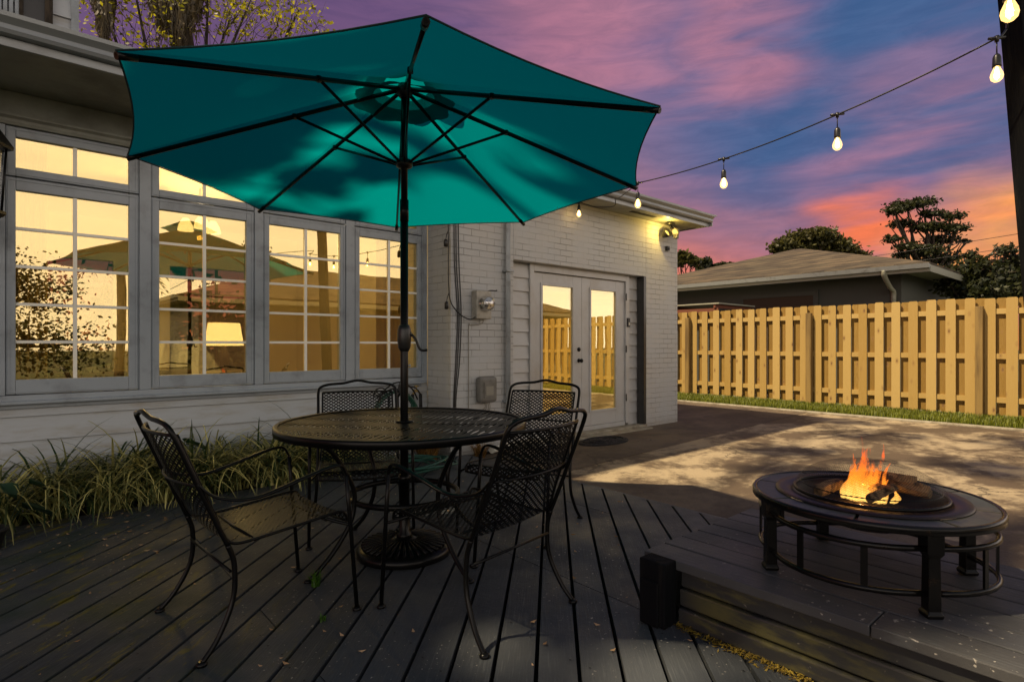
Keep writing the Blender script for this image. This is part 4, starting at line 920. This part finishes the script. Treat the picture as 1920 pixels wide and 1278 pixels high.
# power lines
for k, (a, c) in enumerate((((1560, 485), (1990, 425)), ((1560, 497), (1990, 450)))):
    p1, p2 = P(a[0]-500, a[1]+60, 60), P(c[0], c[1], 34); b = MB(); b.tube(sagged(p1, p2, 14, .5)+[p2], .018, 4)
    simple('power_line', b, 'black_plastic', ('upper' if k == 0 else 'lower')+' thin power line crossing the sky above the citrus tree', 'power line')

# ================================================================== PLANTS along the wall
def clump(nb, h, seedv, name='border_grass_clump', m_='liriope', spread=.09, lean=1.9):
    random.seed(seedv); b = MB()
    def fx():
        r_ = spread*sqrt(random.random()); a = random.uniform(0, 2*pi); return (r_*cos(a), r_*sin(a), -.03)
    blades(b, nb, fx, h, .0165, lean, 7); return b.build(name, m_)
protos = [clump(240, .68, 3, spread=.10, lean=3.2), clump(230, .66, 5, spread=.10, lean=3.6), clump(260, .76, 8, spread=.10, lean=3.4)]
lab = 'arching striped green and yellow border grass clump below the windows'
spots = [(-.45, 5.08), (-.12, 4.98), (.18, 5.15), (.46, 4.98), (.78, 5.12), (1.05, 5.02), (1.36, 5.15), (1.62, 5.0), (1.93, 5.14), (2.2, 5.02), (2.5, 5.16), (.62, 5.30), (1.2, 5.30), (1.8, 5.32)]
CL = []
for i, (x, y) in enumerate(spots):
    o = protos[i] if i < 3 else protos[i % 3].copy()
    if i >= 3: COL.objects.link(o)
    o.location = (x, y-.05, -.02); o.rotation_euler = (0, 0, i*1.3); s_ = .85+.3*((i*37) % 10)/10; o.scale = (s_*1.12, s_*1.12, s_*1.0)
    tag(o, lab, 'plant', 'border grass clumps along the wall'); o['sx'] = 1.0; CL.append(o)
o = clump(220, .42, 21, 'dry_grass_clump', 'liriope_dry'); o.location = (3.22, 5.05, -.02); tag(o, 'dry orange-brown grass clump beside the brick corner', 'plant')
o = clump(150, .46, 22, 'dry_grass_clump', 'liriope_dry'); o.location = (3.72, 4.80, -.04); o.scale = (.6, .6, .6); tag(o, 'small dry grass tuft at the deck corner by the brick pier', 'plant')
def scrx(o):
    v = o.location-Vector((0, 0, 1.17)); return v.dot(RT)/v.dot(FW)
ORD = ['leftmost', 'second', 'third', 'fourth', 'fifth', 'sixth', 'seventh', 'eighth', 'ninth', 'tenth', 'eleventh', 'twelfth', 'thirteenth', 'rightmost']
for o_, w_ in zip(sorted(CL, key=scrx), ORD):
    del o_['sx']; o_['label'] = ('%s border grass clump of the row below the windows' if w_ in ('leftmost', 'rightmost') else '%s border grass clump from the left, in the row below the windows') % w_
def broad(loc, n, size, label):
    r = thing('broadleaf_plant', label, 'plant', loc); b = MB(); st_ = MB()
    for _ in range(n):
        a = random.uniform(0, 2*pi); r_ = random.uniform(.02, .16)*size/.12; z = random.uniform(.12, .38)*size/.12*.8; c = Vector((r_*cos(a), r_*sin(a), z))
        d = Vector((cos(a), sin(a), random.uniform(-.5, .2))).normalized(); sv = Vector((-sin(a), cos(a), random.uniform(-.2, .2))); L_ = size*random.uniform(.7, 1.2)
        st_.tube([(0, 0, -.03), tuple(c*.6), tuple(c)], .003, 4); n_ = len(b.v)
        pts = [(0, 0), (.25, .28), (.5, .36), (.75, .24), (1.0, 0)]
        for (u, w) in pts: m_ = c+d*L_*u-Vector((0, 0, .25*L_*u*u)); b.v += [tuple(m_-sv*w*L_+Vector((0, 0, .03))), tuple(m_), tuple(m_+sv*w*L_+Vector((0, 0, .03)))]
        for i in range(4):
            b.face([n_+3*i, n_+3*i+1, n_+3*i+4, n_+3*i+3], smooth=True); b.face([n_+3*i+1, n_+3*i+2, n_+3*i+5, n_+3*i+4], smooth=True)
    b.build('leaves', 'leaf_broad', r); st_.build('stem', 'leaf_broad', r)
broad((.95, 5.24, -.02), 12, .15, 'dark green broadleaf plant among grasses behind the left chair'); broad((-.10, 4.55, 0), 10, .13, 'dark broadleaf plant cut by the left picture edge'); broad((1.55, 4.98, -.02), 7, .10, 'small broadleaf plant between grass clumps in front of the second window')
t_ = thing('plant_pot', 'small dark pot at the left edge of the deck', 'pot', (P(-2, 1030, 3.25).x-.05, P(-2, 1030, 3.25).y, 0))
b = MB(); b.lathe([(.06, 0), (.085, .10), (.095, .10), (.095, .12), (.08, .12), (.075, .08)], n=20); b.build('pot_body', 'rubber', t_)
random.seed(11)

# ================================================================== PLATFORM (low wooden step at right)
pl = thing('wooden_platform', 'low black wooden platform under the fire pit', 'platform')
b = MB(); x = 2.075; wds = [.155, .14, .14, .14, .14, .14, .14]
for w in wds:
    for (ya, yb) in ((-2.6, .62), (.624, 1.50)) if x < 2.2 else (((-2.6, 1.50),)): b.box(x, x+w-.008, ya, yb, .224, .262+random.uniform(-.002, .002))
    x += w
b.build('top_board', 'platform_paint', pl, bevel=.004)
b = MB()
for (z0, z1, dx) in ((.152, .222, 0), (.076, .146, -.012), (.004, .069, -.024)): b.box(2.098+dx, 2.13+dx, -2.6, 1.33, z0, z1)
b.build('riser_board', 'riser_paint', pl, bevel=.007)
b = MB(); b.box(2.13, 3.07, 1.42, 1.46, -.04, .222); b.box(3.04, 3.07, -2.6, 1.419, -.1, .222); b.box(2.14, 2.18, -2.6, 1.33, .002, .222); b.build('side_board', 'platform_paint', pl)
b = MB(); b.box(1.985, 2.072, 1.335, 1.46, .002, .268); b.box(1.972, 1.984, 1.36, 1.45, .002, .19); b.build('end_post', 'post_wood_dark', pl, bevel=.006)
# debris at foot of riser
b = MB()
for _ in range(2600):
    y = random.uniform(-1.2, 1.33); x = 2.070-abs(random.gauss(0, .022)); a = random.uniform(0, 2*pi); s_ = random.uniform(.004, .014); p_ = Vector((x, y, random.uniform(.002, .014))); d = Vector((cos(a), sin(a), random.uniform(-.4, .6)))*s_; e = Vector((-sin(a), cos(a), .2))*s_*.3
    b.quad(p_-d, p_-e, p_+d, p_+e)
struct(tag(b.build('leaf_debris', 'debris'), 'yellow-brown crumbled leaf debris along the foot of the platform', 'debris'), 'stuff')
b = MB()
for _ in range(320):
    x = random.uniform(-1.2, 3.4); y = random.uniform(.6, 4.8)
    if random.random() < .35: x = random.uniform(-.5, 1.2); y = random.uniform(3.6, 4.85)
    a = random.uniform(0, 2*pi); s_ = random.uniform(.004, .019); z = .004
    d = Vector((cos(a), sin(a), 0))*s_; e = Vector((-sin(a), cos(a), 0))*s_*.42; p_ = Vector((x, y, z)); up_ = Vector((0, 0, s_*.35))
    b.quad(p_-d+up_, p_-e, p_+d+up_*.6, p_+e)
struct(tag(b.build('fallen_leaves', 'leaf_fallen'), 'small fallen leaves scattered over the dark deck boards', 'leaves'), 'stuff')
for (px, py, lab_, n_, h_) in ((592, 1098, 'bright green weed sprig beside a table foot', 60, .075), (605, 1162, 'tiny weed growing from a deck gap near the photo bottom', 14, .03)):
    g = G(px, py); b = MB(); blades(b, n_, lambda: (random.uniform(-.015, .015), random.uniform(-.015, .015), 0), h_, .008, 1.3, 3); o = b.build('weed', 'weed', loc=(g.x, g.y, .0)); tag(o, lab_, 'weed')
t_ = None
# ================================================================== UMBRELLA
uc = G(758, 1035); uc.z = 0
hub = 2.59; 
tips = [(-.353, 1.516), (.70, 1.317), (1.368, .278), (1.209, -.879), (.353, -1.516), (-.70, -1.317), (-1.368, -.278), (-1.209, .879)]
TP = [RT*a+FW*c+Vector((0, 0, 2.112)) for a, c in tips]
um = thing('patio_umbrella', 'teal octagonal patio umbrella open over the round table', 'umbrella', uc)
b = MB(); HB = Vector((0, 0, hub+.035))
for i in range(8):
    a, c = TP[i], TP[(i+1) % 8]; rows = []; n = 10; m_ = 8
    for u in range(n+1):
        t_ = .10+.90*u/n; row = []
        for w in range(m_+1):
            s_ = w/m_; p_ = HB.lerp(a.lerp(c, s_), t_)
            k = 4*s_*(1-s_); inward = 1-.028*k*t_**2.2
            q = Vector((p_.x*inward, p_.y*inward, p_.z+.030)); q.z -= .035*k*sin(pi*min(1, t_))*.6; row.append(q)
        rows.append(row)
    b.grid(rows)
cn = b.build('canopy', 'canopy_cloth', um)
b = MB()
for i in range(8):    # hem
    a, c = TP[i], TP[(i+1) % 8]; pts = []
    for w in range(9):
        s_ = w/8; p_ = a.lerp(c, s_); k = 4*s_*(1-s_); pts.append(Vector((p_.x*(1-.028*k), p_.y*(1-.028*k), p_.z+.026)))
    b.tube(pts, .0035, 5)
mat('hem_cloth', (.002, .02, .02), .9); b.build('canopy_hem', 'hem_cloth', cn)
b = MB(); rows = []
for (r_, z) in ((.001, hub+.15), (.12, hub+.12), (.26, hub+.045), (.30, hub+.03)):
    rows.append([(r_*(1+(.06*sin(8*a) if r_ > .28 else 0))*cos(a), r_*(1+(.06*sin(8*a) if r_ > .28 else 0))*sin(a), z) for a in np.linspace(0, 2*pi, 49)])
b.grid(rows); b.build('vent_cap', 'canopy_cloth', um)
b = MB(); rows = []
for (r_, z) in ((.17, hub-.035), (.235, hub-.062), (.27, hub-.075)):
    rows.append([(r_*(1+(.07*cos(8*a) if r_ > .25 else 0))*cos(a), r_*(1+(.07*cos(8*a) if r_ > .25 else 0))*sin(a), z) for a in np.linspace(0, 2*pi, 65)])
b.grid(rows); b.build('vent_flap', 'canopy_cloth', um)
for i in range(8):
    d = TP[i]; e0 = Vector((d.x*.03, d.y*.03, hub)); e1 = d*1.0; e1.z = d.z+.008
    b = MB(); b.tube([e0, e0.lerp(e1, .5), e1], .0085, 6, flat=1.5); b.tube([e0.lerp(e1, .955), e1], .013, 8); rb = b.build('rib', 'black_iron', um)
    k = e0.lerp(e1, .40); b = MB(); b.tube([Vector((d.x*.03, d.y*.03, 2.185)), k], .0065, 6, flat=1.3); b.lathe([(.014, -.012), (.014, .012)], tuple(k), 8); b.build('strut', 'black_iron', rb)
b = MB(); b.tube([(0, 0, .05), (0, 0, 1.88)], .0225, 16); b.lathe([(.0245, 1.86), (.0245, 1.98)], n=16); b.build('pole', 'black_iron', um)
b = MB(); b.tube([(0, 0, 1.98), (0, 0, 2.60)], .019, 14); b.build('upper_pole', 'black_iron', um)
b = MB(); b.lathe([(.025, 2.155), (.045, 2.165), (.05, 2.185), (.045, 2.2), (.025, 2.21)], n=18); b.build('runner', 'black_plastic', um)
b = MB(); b.lathe([(.022, 2.55), (.045, 2.575), (.05, 2.60), (.03, 2.63)], n=18); b.build('crown_hub', 'black_plastic', um)
b = MB(); b.lathe([(.024, 1.13), (.034, 1.15), (.040, 1.20), (.038, 1.25), (.030, 1.275), (.024, 1.28)], n=16); ck = b.build('crank_housing', 'black_plastic', um)
b = MB(); c0 = RT*.04+Vector((0, 0, 1.225)); b.tube([Vector((0, 0, 1.225)), c0], .017, 10); b.tube(smooth_path([c0, c0+RT*.025+Vector((0, 0, -.03)), c0+RT*.05+Vector((0, 0, -.085)), c0+RT*.09+Vector((0, 0, -.088))]), .007, 8); b.build('crank_handle', 'bronze_iron', ck)
b = MB(); b.tube([RT*.024+Vector((0, 0, 1.05)), RT*.036+Vector((0, 0, 1.05))], .007, 8); b.build('pole_button', 'gutter_metal', um)
ub = thing('umbrella_base', 'round black fluted umbrella base under the table', 'umbrella base', uc)
b = MB(); b.lathe([(.250, 0), (.262, .006), (.262, .035), (.245, .05), (.06, .085), (.05, .09)], n=56); b.build('base_plate', 'black_iron', ub)
b = MB()
for k in range(36):
    a = 2*pi*k/36; p0_ = Vector((cos(a)*.075, sin(a)*.075, .088)); p1_ = Vector((cos(a)*.235, sin(a)*.235, .058)); sv = Vector((-sin(a), cos(a), 0))
    b.tube([p0_, p0_.lerp(p1_, .5), p1_], [.0035, .007, .010], 6, flat=.8)
b.build('flute', 'black_iron', ub)
b = MB(); b.lathe([(.045, .085), (.040, .11), (.030, .12), (.030, .40), (.034, .40), (.034, .43), (.024, .44)], n=18); b.build('base_tube', 'black_iron', ub)

# ================================================================== TABLE
tb = thing('patio_table', 'round black wrought iron mesh table with umbrella pole through it', 'table', uc, radians(49-90))
ZT = .733; R_t = .68
b = MB(); nr, na = 6, 72; rows = []; uvs = []
for i in range(nr+1):
    r_ = .03+(R_t-.03)*i/nr; rows.append([(r_*cos(a), r_*sin(a), ZT) for a in np.linspace(0, 2*pi, na+1)]); uvs.append([(r_*cos(a+.25), r_*sin(a+.25)) for a in np.linspace(0, 2*pi, na+1)])
b.grid(rows, uvs); b.build('tabletop', 'expanded_table', tb)
b = MB(); b.lathe([(R_t-.018, ZT+.006), (R_t, ZT+.008), (R_t+.006, ZT), (R_t+.004, ZT-.032), (R_t-.004, ZT-.034), (R_t-.006, ZT-.004), (R_t-.018, ZT-.002)], n=96, cap=False)
b.lathe([(.028, ZT-.01), (.05, ZT+.004), (.05, ZT+.008), (.028, ZT+.008)], n=24, cap=False)
b.build('table_rim', 'black_iron', tb)
b = MB(); b.tube([(.30*cos(a), .30*sin(a), .335) for a in np.linspace(0, 2*pi, 48, endpoint=False)], .013, 8, closed=True, flat=1.3); b.build('foot_ring', 'black_iron', tb)
for k in range(4):
    a = pi/4+k*pi/2; ca, sa = cos(a), sin(a)
    prof = [(.56, ZT-.012), (.50, ZT-.06), (.42, .60), (.325, .44), (.31, .335), (.34, .23), (.44, .10), (.55, .008)]
    b = MB(); b.tube(smooth_path([(r_*ca, r_*sa, z) for r_, z in prof]), .0125, 8); b.lathe([(.024, 0), (.024, .008), (.013, .016)], (.56*ca, .56*sa, 0), 12); b.build('leg', 'black_iron', tb)
b = MB(); b.tube([(-.6, 0, ZT-.014), (-.04, 0, ZT-.014)], .008, 6); b.tube([(.04, 0, ZT-.014), (.6, 0, ZT-.014)], .008, 6); b.tube([(0, -.6, ZT-.0141), (0, -.04, ZT-.0141)], .008, 6); b.tube([(0, .04, ZT-.0141), (0, .6, ZT-.0141)], .008, 6); b.build('cross_brace', 'black_iron', tb)

# ================================================================== CHAIRS
def make_chair(name, label):
    r = thing(name, label, 'chair', (0, 0, 0), 0, 'wrought iron chairs around the patio table')
    hw = .245
    prof = smooth_path([(.295, 0, .385), (.285, 0, .415), (.25, 0, .432), (.10, 0, .418), (-.10, 0, .400), (-.185, 0, .402), (-.222, 0, .44), (-.25, 0, .52), (-.33, 0, .72), (-.375, 0, .835)], 5)
    L = [0]
    for a, c in zip(prof[:-1], prof[1:]): L.append(L[-1]+(c-a).length)
    def pt(i, s_, off=0):
        p_ = prof[i]; back = max(0, min(1, (p_.z-.42)/.15)); w = hw*(1-.04*back)
        dx = -.045*(1-s_*s_)*back; dz = -.012*(1-s_*s_)*(1-back)
        return Vector((p_.x+dx, s_*w, p_.z+dz))
    ks = [i for i in range(len(prof)) if prof[i].z < .425 or prof[i].x > -.2]; sp_ = max(i for i in range(len(prof)) if prof[i].x > -.20)
    for (nm, i0, i1) in (('seat', 0, sp_), ('backrest', sp_, len(prof)-1)):
        b = MB(); rows = []; uvs = []
        for i in range(i0, i1+1): rows.append([pt(i, s_) for s_ in np.linspace(-1, 1, 13)]); uvs.append([(s_*hw, L[i]) for s_ in np.linspace(-1, 1, 13)])
        b.grid(rows, uvs); b.build(nm, 'expanded_chair', r)
    b = MB(); 
    for s_ in (-1, 1): b.tube([pt(i, s_) for i in range(len(prof))], .0065, 6)
    b.tube([pt(0, s_) for s_ in np.linspace(-1, 1, 9)], .0065, 6); b.tube([pt(len(prof)-1, s_) for s_ in np.linspace(-1, 1, 9)], .0075, 6)
    mid = len(prof)-8
    b.tube([pt(mid, s_)+Vector((-.008, 0, 0)) for s_ in np.linspace(-1, 1, 9)], .005, 6)
    b.build('sheet_frame', 'black_iron', r)
    b = MB()
    arch = []
    for (y, x, z) in ((-1, -.21, .40), (-1, -.262, .52), (-1.0, -.345, .72), (-1.0, -.392, .835), (-.93, -.408, .872), (-.72, -.42, .888), (-.35, -.432, .895), (0, -.438, .912), (.35, -.432, .895), (.72, -.42, .888), (.93, -.408, .872), (1.0, -.392, .835), (1.0, -.345, .72), (1, -.262, .52), (1, -.21, .40)):
        arch.append((x, y*(hw+.018), z))
    b.tube(smooth_path(arch, 4), .0095, 8); b.build('back_frame', 'black_iron', r)
    for s_ in (-1, 1):
        y = s_*(hw+.018)
        b = MB(); b.tube(smooth_path([(-.212, y, .405), (-.190, y*1.01, .33), (-.195, y*1.03, .20), (-.25, y*1.08, .08), (-.31, y*1.12, .008)]), .0105, 8); b.lathe([(.020, 0), (.020, .008), (.011, .016)], (-.312, y*1.12, 0), 12); b.build('rear_leg', 'black_iron', r)
        b = MB(); b.tube([(.262, s_*.295, .60), (.275, s_*.297, .45), (.312, s_*.298, .008)], .0095, 8); b.lathe([(.020, 0), (.020, .008), (.011, .016)], (.312, s_*.298, 0), 12)
        b.tube(smooth_path([(.20, s_*.235, .412), (.24, s_*.265, .395), (.284, s_*.295, .38)]), .007, 6); b.build('front_leg', 'black_iron', r)
        b = MB(); ap = smooth_path([(-.318, s_*(hw+.02), .655), (-.25, s_*(hw+.03), .595), (-.12, s_*(hw+.05), .575), (.05, s_*.300, .615), (.17, s_*.303, .645), (.235, s_*.30, .645), (.262, s_*.296, .60)])
        b.tube(ap, [.008+.006*sin(pi*min(1, i/(len(ap)-1)*1.0)) for i in range(len(ap))], 8, flat=.55); b.build('armrest', 'black_iron', r)
    for (x_, y_, z_) in ((-.2, .255, .30), (.20, .235, .405), (-.1, .235, .392)): b = MB(); b.tube([(x_, -y_, z_), (x_, y_, z_)], .006, 6); b.build('stretcher', 'black_iron', r)
    return r
def cpos(lat, dep, z=0): p_ = FW*dep+RT*lat; p_.z = z; return p_
def yaw(lat, dep): v = RT*lat+FW*dep; return atan2(v.y, v.x)
c1 = make_chair('patio_chair', 'black wrought iron chair front left, facing right toward the table'); c1.location = cpos(-1.116, 2.491); c1.rotation_euler = (0, 0, yaw(.71, .70))
c2 = dup(c1, cpos(-.152, 2.546), yaw(-.76, .64), 'black iron armchair front right, its mesh back turned to the camera')
c3 = dup(c1, cpos(-.97, 3.62), yaw(.30, -.95), 'black iron chair behind the table in front of the hose stand')
c4_ = dup(c1, cpos(.06, 3.66), yaw(-.42, -.90), 'black iron chair behind the table in front of the french doors')
# ================================================================== FIRE PIT
fc = Vector((2.560, .775, .263)); fp = thing('fire_pit', 'round black fire pit table with tiled rim on the wooden platform', 'fire pit', fc)
Rr = .42; H = .305
b = MB(); n = 8
for k in range(n):
    a0 = 2*pi*k/n+.2+.016; a1 = 2*pi*(k+1)/n+.2-.016; m_ = 8; pr = [(Rr-.012)*1.0, .325]
    pts = [(pr[0]*cos(a0+(a1-a0)*i/m_), pr[0]*sin(a0+(a1-a0)*i/m_)) for i in range(m_+1)]+[(pr[1]*cos(a1-(a1-a0)*i/m_), pr[1]*sin(a1-(a1-a0)*i/m_)) for i in range(m_+1)]
    b.prism(pts, H-.012, H)
mat('slate_tile', (.055, .064, .056), .42, spec=.3, col_noise=[((.11, .10, .075), 5, .4, .7), ((.04, .04, .045), 17, .5, .72)], bump=(16, .5, .004)); b.build('tile_rim', 'slate_tile', fp, bevel=.002)
b = MB(); b.lathe([(Rr-.0115, H-.004), (Rr-.0115, H+.003), (Rr, H+.004), (Rr+.005, H-.004), (Rr+.004, H-.024), (Rr-.004, H-.026), (Rr-.03, H-.020), (.32, H-.020), (.32, H-.004), (.324, H-.004), (.324, H-.0125), (Rr-.0115, H-.0125)], n=72, cap=False); b.build('rim_band', 'bronze_iron', fp)
mat('bowl_steel', (.022, .014, .012), .42, .4, col_noise=((.06, .026, .018), 9, .48, .7)); b = MB(); b.lathe([(.335, H+.004), (.330, H+.010), (.275, H+.006), (.262, H-.01), (.22, H-.07), (.12, H-.115), (.001, H-.125)], n=64, cap=False); b.build('fire_bowl', 'bowl_steel', fp)
legp = []
for sx in (-1, 1):
    for sy in (-1, 1):
        x, y = sx*.268, sy*.268; a = atan2(y, x); Rz = Matrix.Rotation(a+pi/4*0, 3, 'Z'); b = MB(); prof = [(.030, .0), (.034, .012), (.026, .024), (.026, .05), (.024, .20), (.034, .215), (.034, H-.028)]
        n0 = len(b.v)
        for (w, z) in prof:
            for (ux, uy) in ((-1, -1), (1, -1), (1, 1), (-1, 1)):
                q = Rz @ Vector((ux*w*.8, uy*w*.8, z)); b.v.append((q.x+x, q.y+y, z))
        for i in range(len(prof)-1):
            for k in range(4): l = (k+1) % 4; b.face([n0+4*i+k, n0+4*i+l, n0+4*i+4+l, n0+4*i+4+k])
        b.face([n0+3, n0+2, n0+1, n0]); b.face([n0+4*(len(prof)-1)+k for k in range(4)])
        b.build('leg', 'bronze_iron', fp, bevel=.003)
b = MB()
for z in (.075, .225):
    for q in range(4):
        a0 = pi/4+q*pi/2+.07; a1 = a0+pi/2-.14
        b.tube([((.375+.028*sin(pi*i/12))*cos(a0+(a1-a0)*i/12), (.375+.028*sin(pi*i/12))*sin(a0+(a1-a0)*i/12), z) for i in range(13)], .009, 6, flat=1.2)
b.build('rail', 'bronze_iron', fp)
for q in range(4):
    for u in (.33, .67):
        a = pi/4+q*pi/2+u*pi/2; rr = .375+.026*sin(pi*u); b = MB(); b.box(-.004, .004, -.011, .011, .08, .222, Matrix.Rotation(a, 3, 'Z'), (rr*cos(a), rr*sin(a), 0)); b.build('baluster', 'bronze_iron', fp)
# spark screen: domed wire mesh
b = MB(); rows = []; uvs = []; rs = .262; hd = .125; nn = 12
for i in range(nn+1):
    th = (pi/2)*i/nn*.985; r_ = rs*cos(th)**.9; z = H+.012+hd*sin(th)
    rows.append([(r_*cos(a), r_*sin(a), z) for a in np.linspace(0, 2*pi, 49)]); uvs.append([(a*.18, .262*th) for a in np.linspace(0, 2*pi, 49)])
b.grid(rows, uvs); ss = b.build('spark_screen', 'spark_mesh', fp)
b = MB(); b.tube([(rs*cos(a), rs*sin(a), H+.014) for a in np.linspace(0, 2*pi, 48, endpoint=False)], .007, 6, closed=True); b.tube([((rs-.02)*cos(a), (rs-.02)*sin(a), H+.04) for a in np.linspace(0, 2*pi, 48, endpoint=False)], .002, 4, closed=True)
b.build('screen_ring', 'black_iron', ss)
# logs and flame (lie in the bowl: things of their own)
mat('log_bark', (.32, .20, .09), .9, col_noise=[((.035, .02, .012), 22, .42, .6, (1, 1, 1)), ((.42, .27, .12), 9, .52, .68)], bump=(34, 1, .014))
random.seed(5)
labs = ['long split log slanting down to the right of the flame', 'split log propped across the middle of the fire pile', 'thin log at the front edge of the fire, nearest the camera', 'thick log at the back right of the fire bowl', 'short charred log alone at the left of the fire bowl', 'small split log at the far right of the bowl', 'narrow split stick on top of the log pile', 'charred stick under the flame']
def lv(a): v = RT*a[0]+FW*a[1]; return (v.x, v.y, a[2])
lg = [(lv((.02, .09, .05)), lv((.18, -.09, .02)), .022), (lv((-.01, -.05, .02)), lv((.12, .05, .05)), .021), (lv((-.07, -.12, .0)), lv((.07, -.05, .03)), .019), (lv((.07, .12, .03)), lv((.19, .03, .02)), .026), (lv((-.20, .0, .0)), lv((-.07, .08, .015)), .024), (lv((.13, .06, .01)), lv((.215, -.05, .0)), .020), (lv((.03, .0, .075)), lv((.16, -.045, .06)), .017), (lv((-.02, .10, .02)), lv((.03, -.10, .035)), .016)]
for (a, c, r_), lb in zip(lg, labs):
    A = Vector(a)+Vector((0, 0, H+.012))+fc; C_ = Vector(c)+Vector((0, 0, H+.012))+fc; r_ *= 1.0; mid = (A+C_)/2; b = MB(); n_ = 10; k_ = 8; ax = (C_-A).normalized(); u_ = ax.orthogonal().normalized(); v_ = ax.cross(u_); rr = [1+random.uniform(-.42, .30) for _ in range(k_)]
    rows = []
    for i in range(n_+1):
        p_ = A.lerp(C_, i/n_)-mid; sc_ = (1 if 0 < i < n_ else .9)*(1+random.uniform(-.06, .06)); row = []
        for k in range(k_): an = 2*pi*k/k_; q = r_*rr[k]*sc_*(1+random.uniform(-.05, .05)); row.append(p_+u_*cos(an)*q+v_*sin(an)*q)
        rows.append(row+[row[0]])
    b.grid(rows, smooth=False); m0 = len(b.v); b.v += [tuple(A-mid), tuple(C_-mid)]
    for k in range(k_): b.face([m0, k+1, k]); b.face([m0+1, n_*(k_+1)+k, n_*(k_+1)+k+1])
    o = b.build('firewood_log', 'log_bark', loc=mid); tag(o, lb, 'log')
# ash bed
b = MB(); rows = []
for i in range(7): rr = .001+.20*i/6; rows.append([(rr*cos(a), rr*sin(a), H-.045-.02*(i/6)**2+random.uniform(-.006, .006)) for a in np.linspace(0, 2*pi, 33)])
b.grid(rows, smooth=False); mat('ash', (.10, .075, .055), 1, col_noise=((.02, .015, .01), 30, .4, .6), bump=(60, 1, .01)); ab = b.build('ash_bed', 'ash', loc=fc); struct(tag(ab, 'bed of grey ash and cinders in the bowl', 'ash'), 'stuff')
# flame
m = D.materials.new('flame'); m.use_nodes = True; t = m.node_tree; t.nodes.clear(); MATS['flame'] = m; o = N(t, 'ShaderNodeOutputMaterial'); oc = N(t, 'ShaderNodeTexCoord').outputs['Object']
s = N(t, 'ShaderNodeSeparateXYZ'); t.links.new(oc, s.inputs[0]); hgt = MR(t, s.outputs['Z'], 0, .23, 0, 1, False)
lw = N(t, 'ShaderNodeLayerWeight', {'Blend': .35}); fac = M(t, 'SUBTRACT', 1, lw.outputs['Facing'])
ns = NOISE(t, MAP(t, oc, (22, 22, 7)), 2.2, 4, .6, 1.0)
colr = N(t, 'ShaderNodeValToRGB'); t.links.new(M(t, 'ADD', hgt, M(t, 'MULTIPLY', M(t, 'SUBTRACT', ns, .5), .6)), colr.inputs[0]); e = colr.color_ramp.elements
e[0].position = .0; e[0].color = (1, .58, .13, 1); e[1].position = .9; e[1].color = (.9, .10, .01, 1); e_ = colr.color_ramp.elements.new(.35); e_.color = (1, .26, .02, 1)
em = N(t, 'ShaderNodeEmission', {'Color': colr.outputs[0], 'Strength': 1.7}); tr = N(t, 'ShaderNodeBsdfTransparent')
al = M(t, 'MULTIPLY', M(t, 'POWER', fac, 1.25), MR(t, M(t, 'SUBTRACT', ns, M(t, 'MULTIPLY', hgt, .30)), .20, .58, 0, .85), clamp=True)
mx = N(t, 'ShaderNodeMixShader', {0: al}); t.links.new(tr.outputs[0], mx.inputs[1]); t.links.new(em.outputs[0], mx.inputs[2]); t.links.new(mx.outputs[0], o.inputs[0])
b = MB(); fl0 = fc+Vector((-.02, .018, H-.02)); random.seed(9)
for (dx, dy, h, r_) in ((0.0, -.005, .215, .036), (-.008, .03, .16, .034), (0, .035, .18, .018), (.015, -.045, .235, .015), (-.01, .01, .265, .017), (.01, -.075, .16, .014), (-.015, .06, .11, .016), (.01, -.02, .21, .020), (-.02, .03, .15, .024), (0, .02, .14, .034), (.01, -.01, .17, .030), (-.01, -.035, .15, .024), (0, -.06, .10, .022), (.02, .05, .09, .024), (.02, -.02, .11, .036), (-.02, .0, .08, .034), (.04, -.10, .06, .016)):
    rows = []; ph = random.uniform(0, 6)
    for i in range(15):
        t_ = i/14; rr = r_*(sin(pi*min(1, (t_*.85+.15)))**.7)*(1-t_*.75)+.0008; z = h*t_; ox = .016*sin(6*t_+ph)*t_; oy = .018*cos(5*t_+ph)*t_-.02*t_
        rows.append([(dx+ox+rr*cos(a)*(1+.2*sin(3*a+ph+8*t_)), dy+oy+rr*sin(a)*(1+.2*cos(2*a+ph+6*t_)), z) for a in np.linspace(0, 2*pi, 21)])
    b.grid(rows)
o = b.build('flame', 'flame', loc=fl0); tag(o, 'orange and yellow flame rising from the logs', 'flame')
ld = D.lights.new('fire_light', 'POINT'); ld.energy = 6.5; ld.color = (1, .46, .13); ld.shadow_soft_size = .006
lo = D.objects.new('fire_light', ld); COL.objects.link(lo); lo.location = fl0+Vector((0, 0, .05))
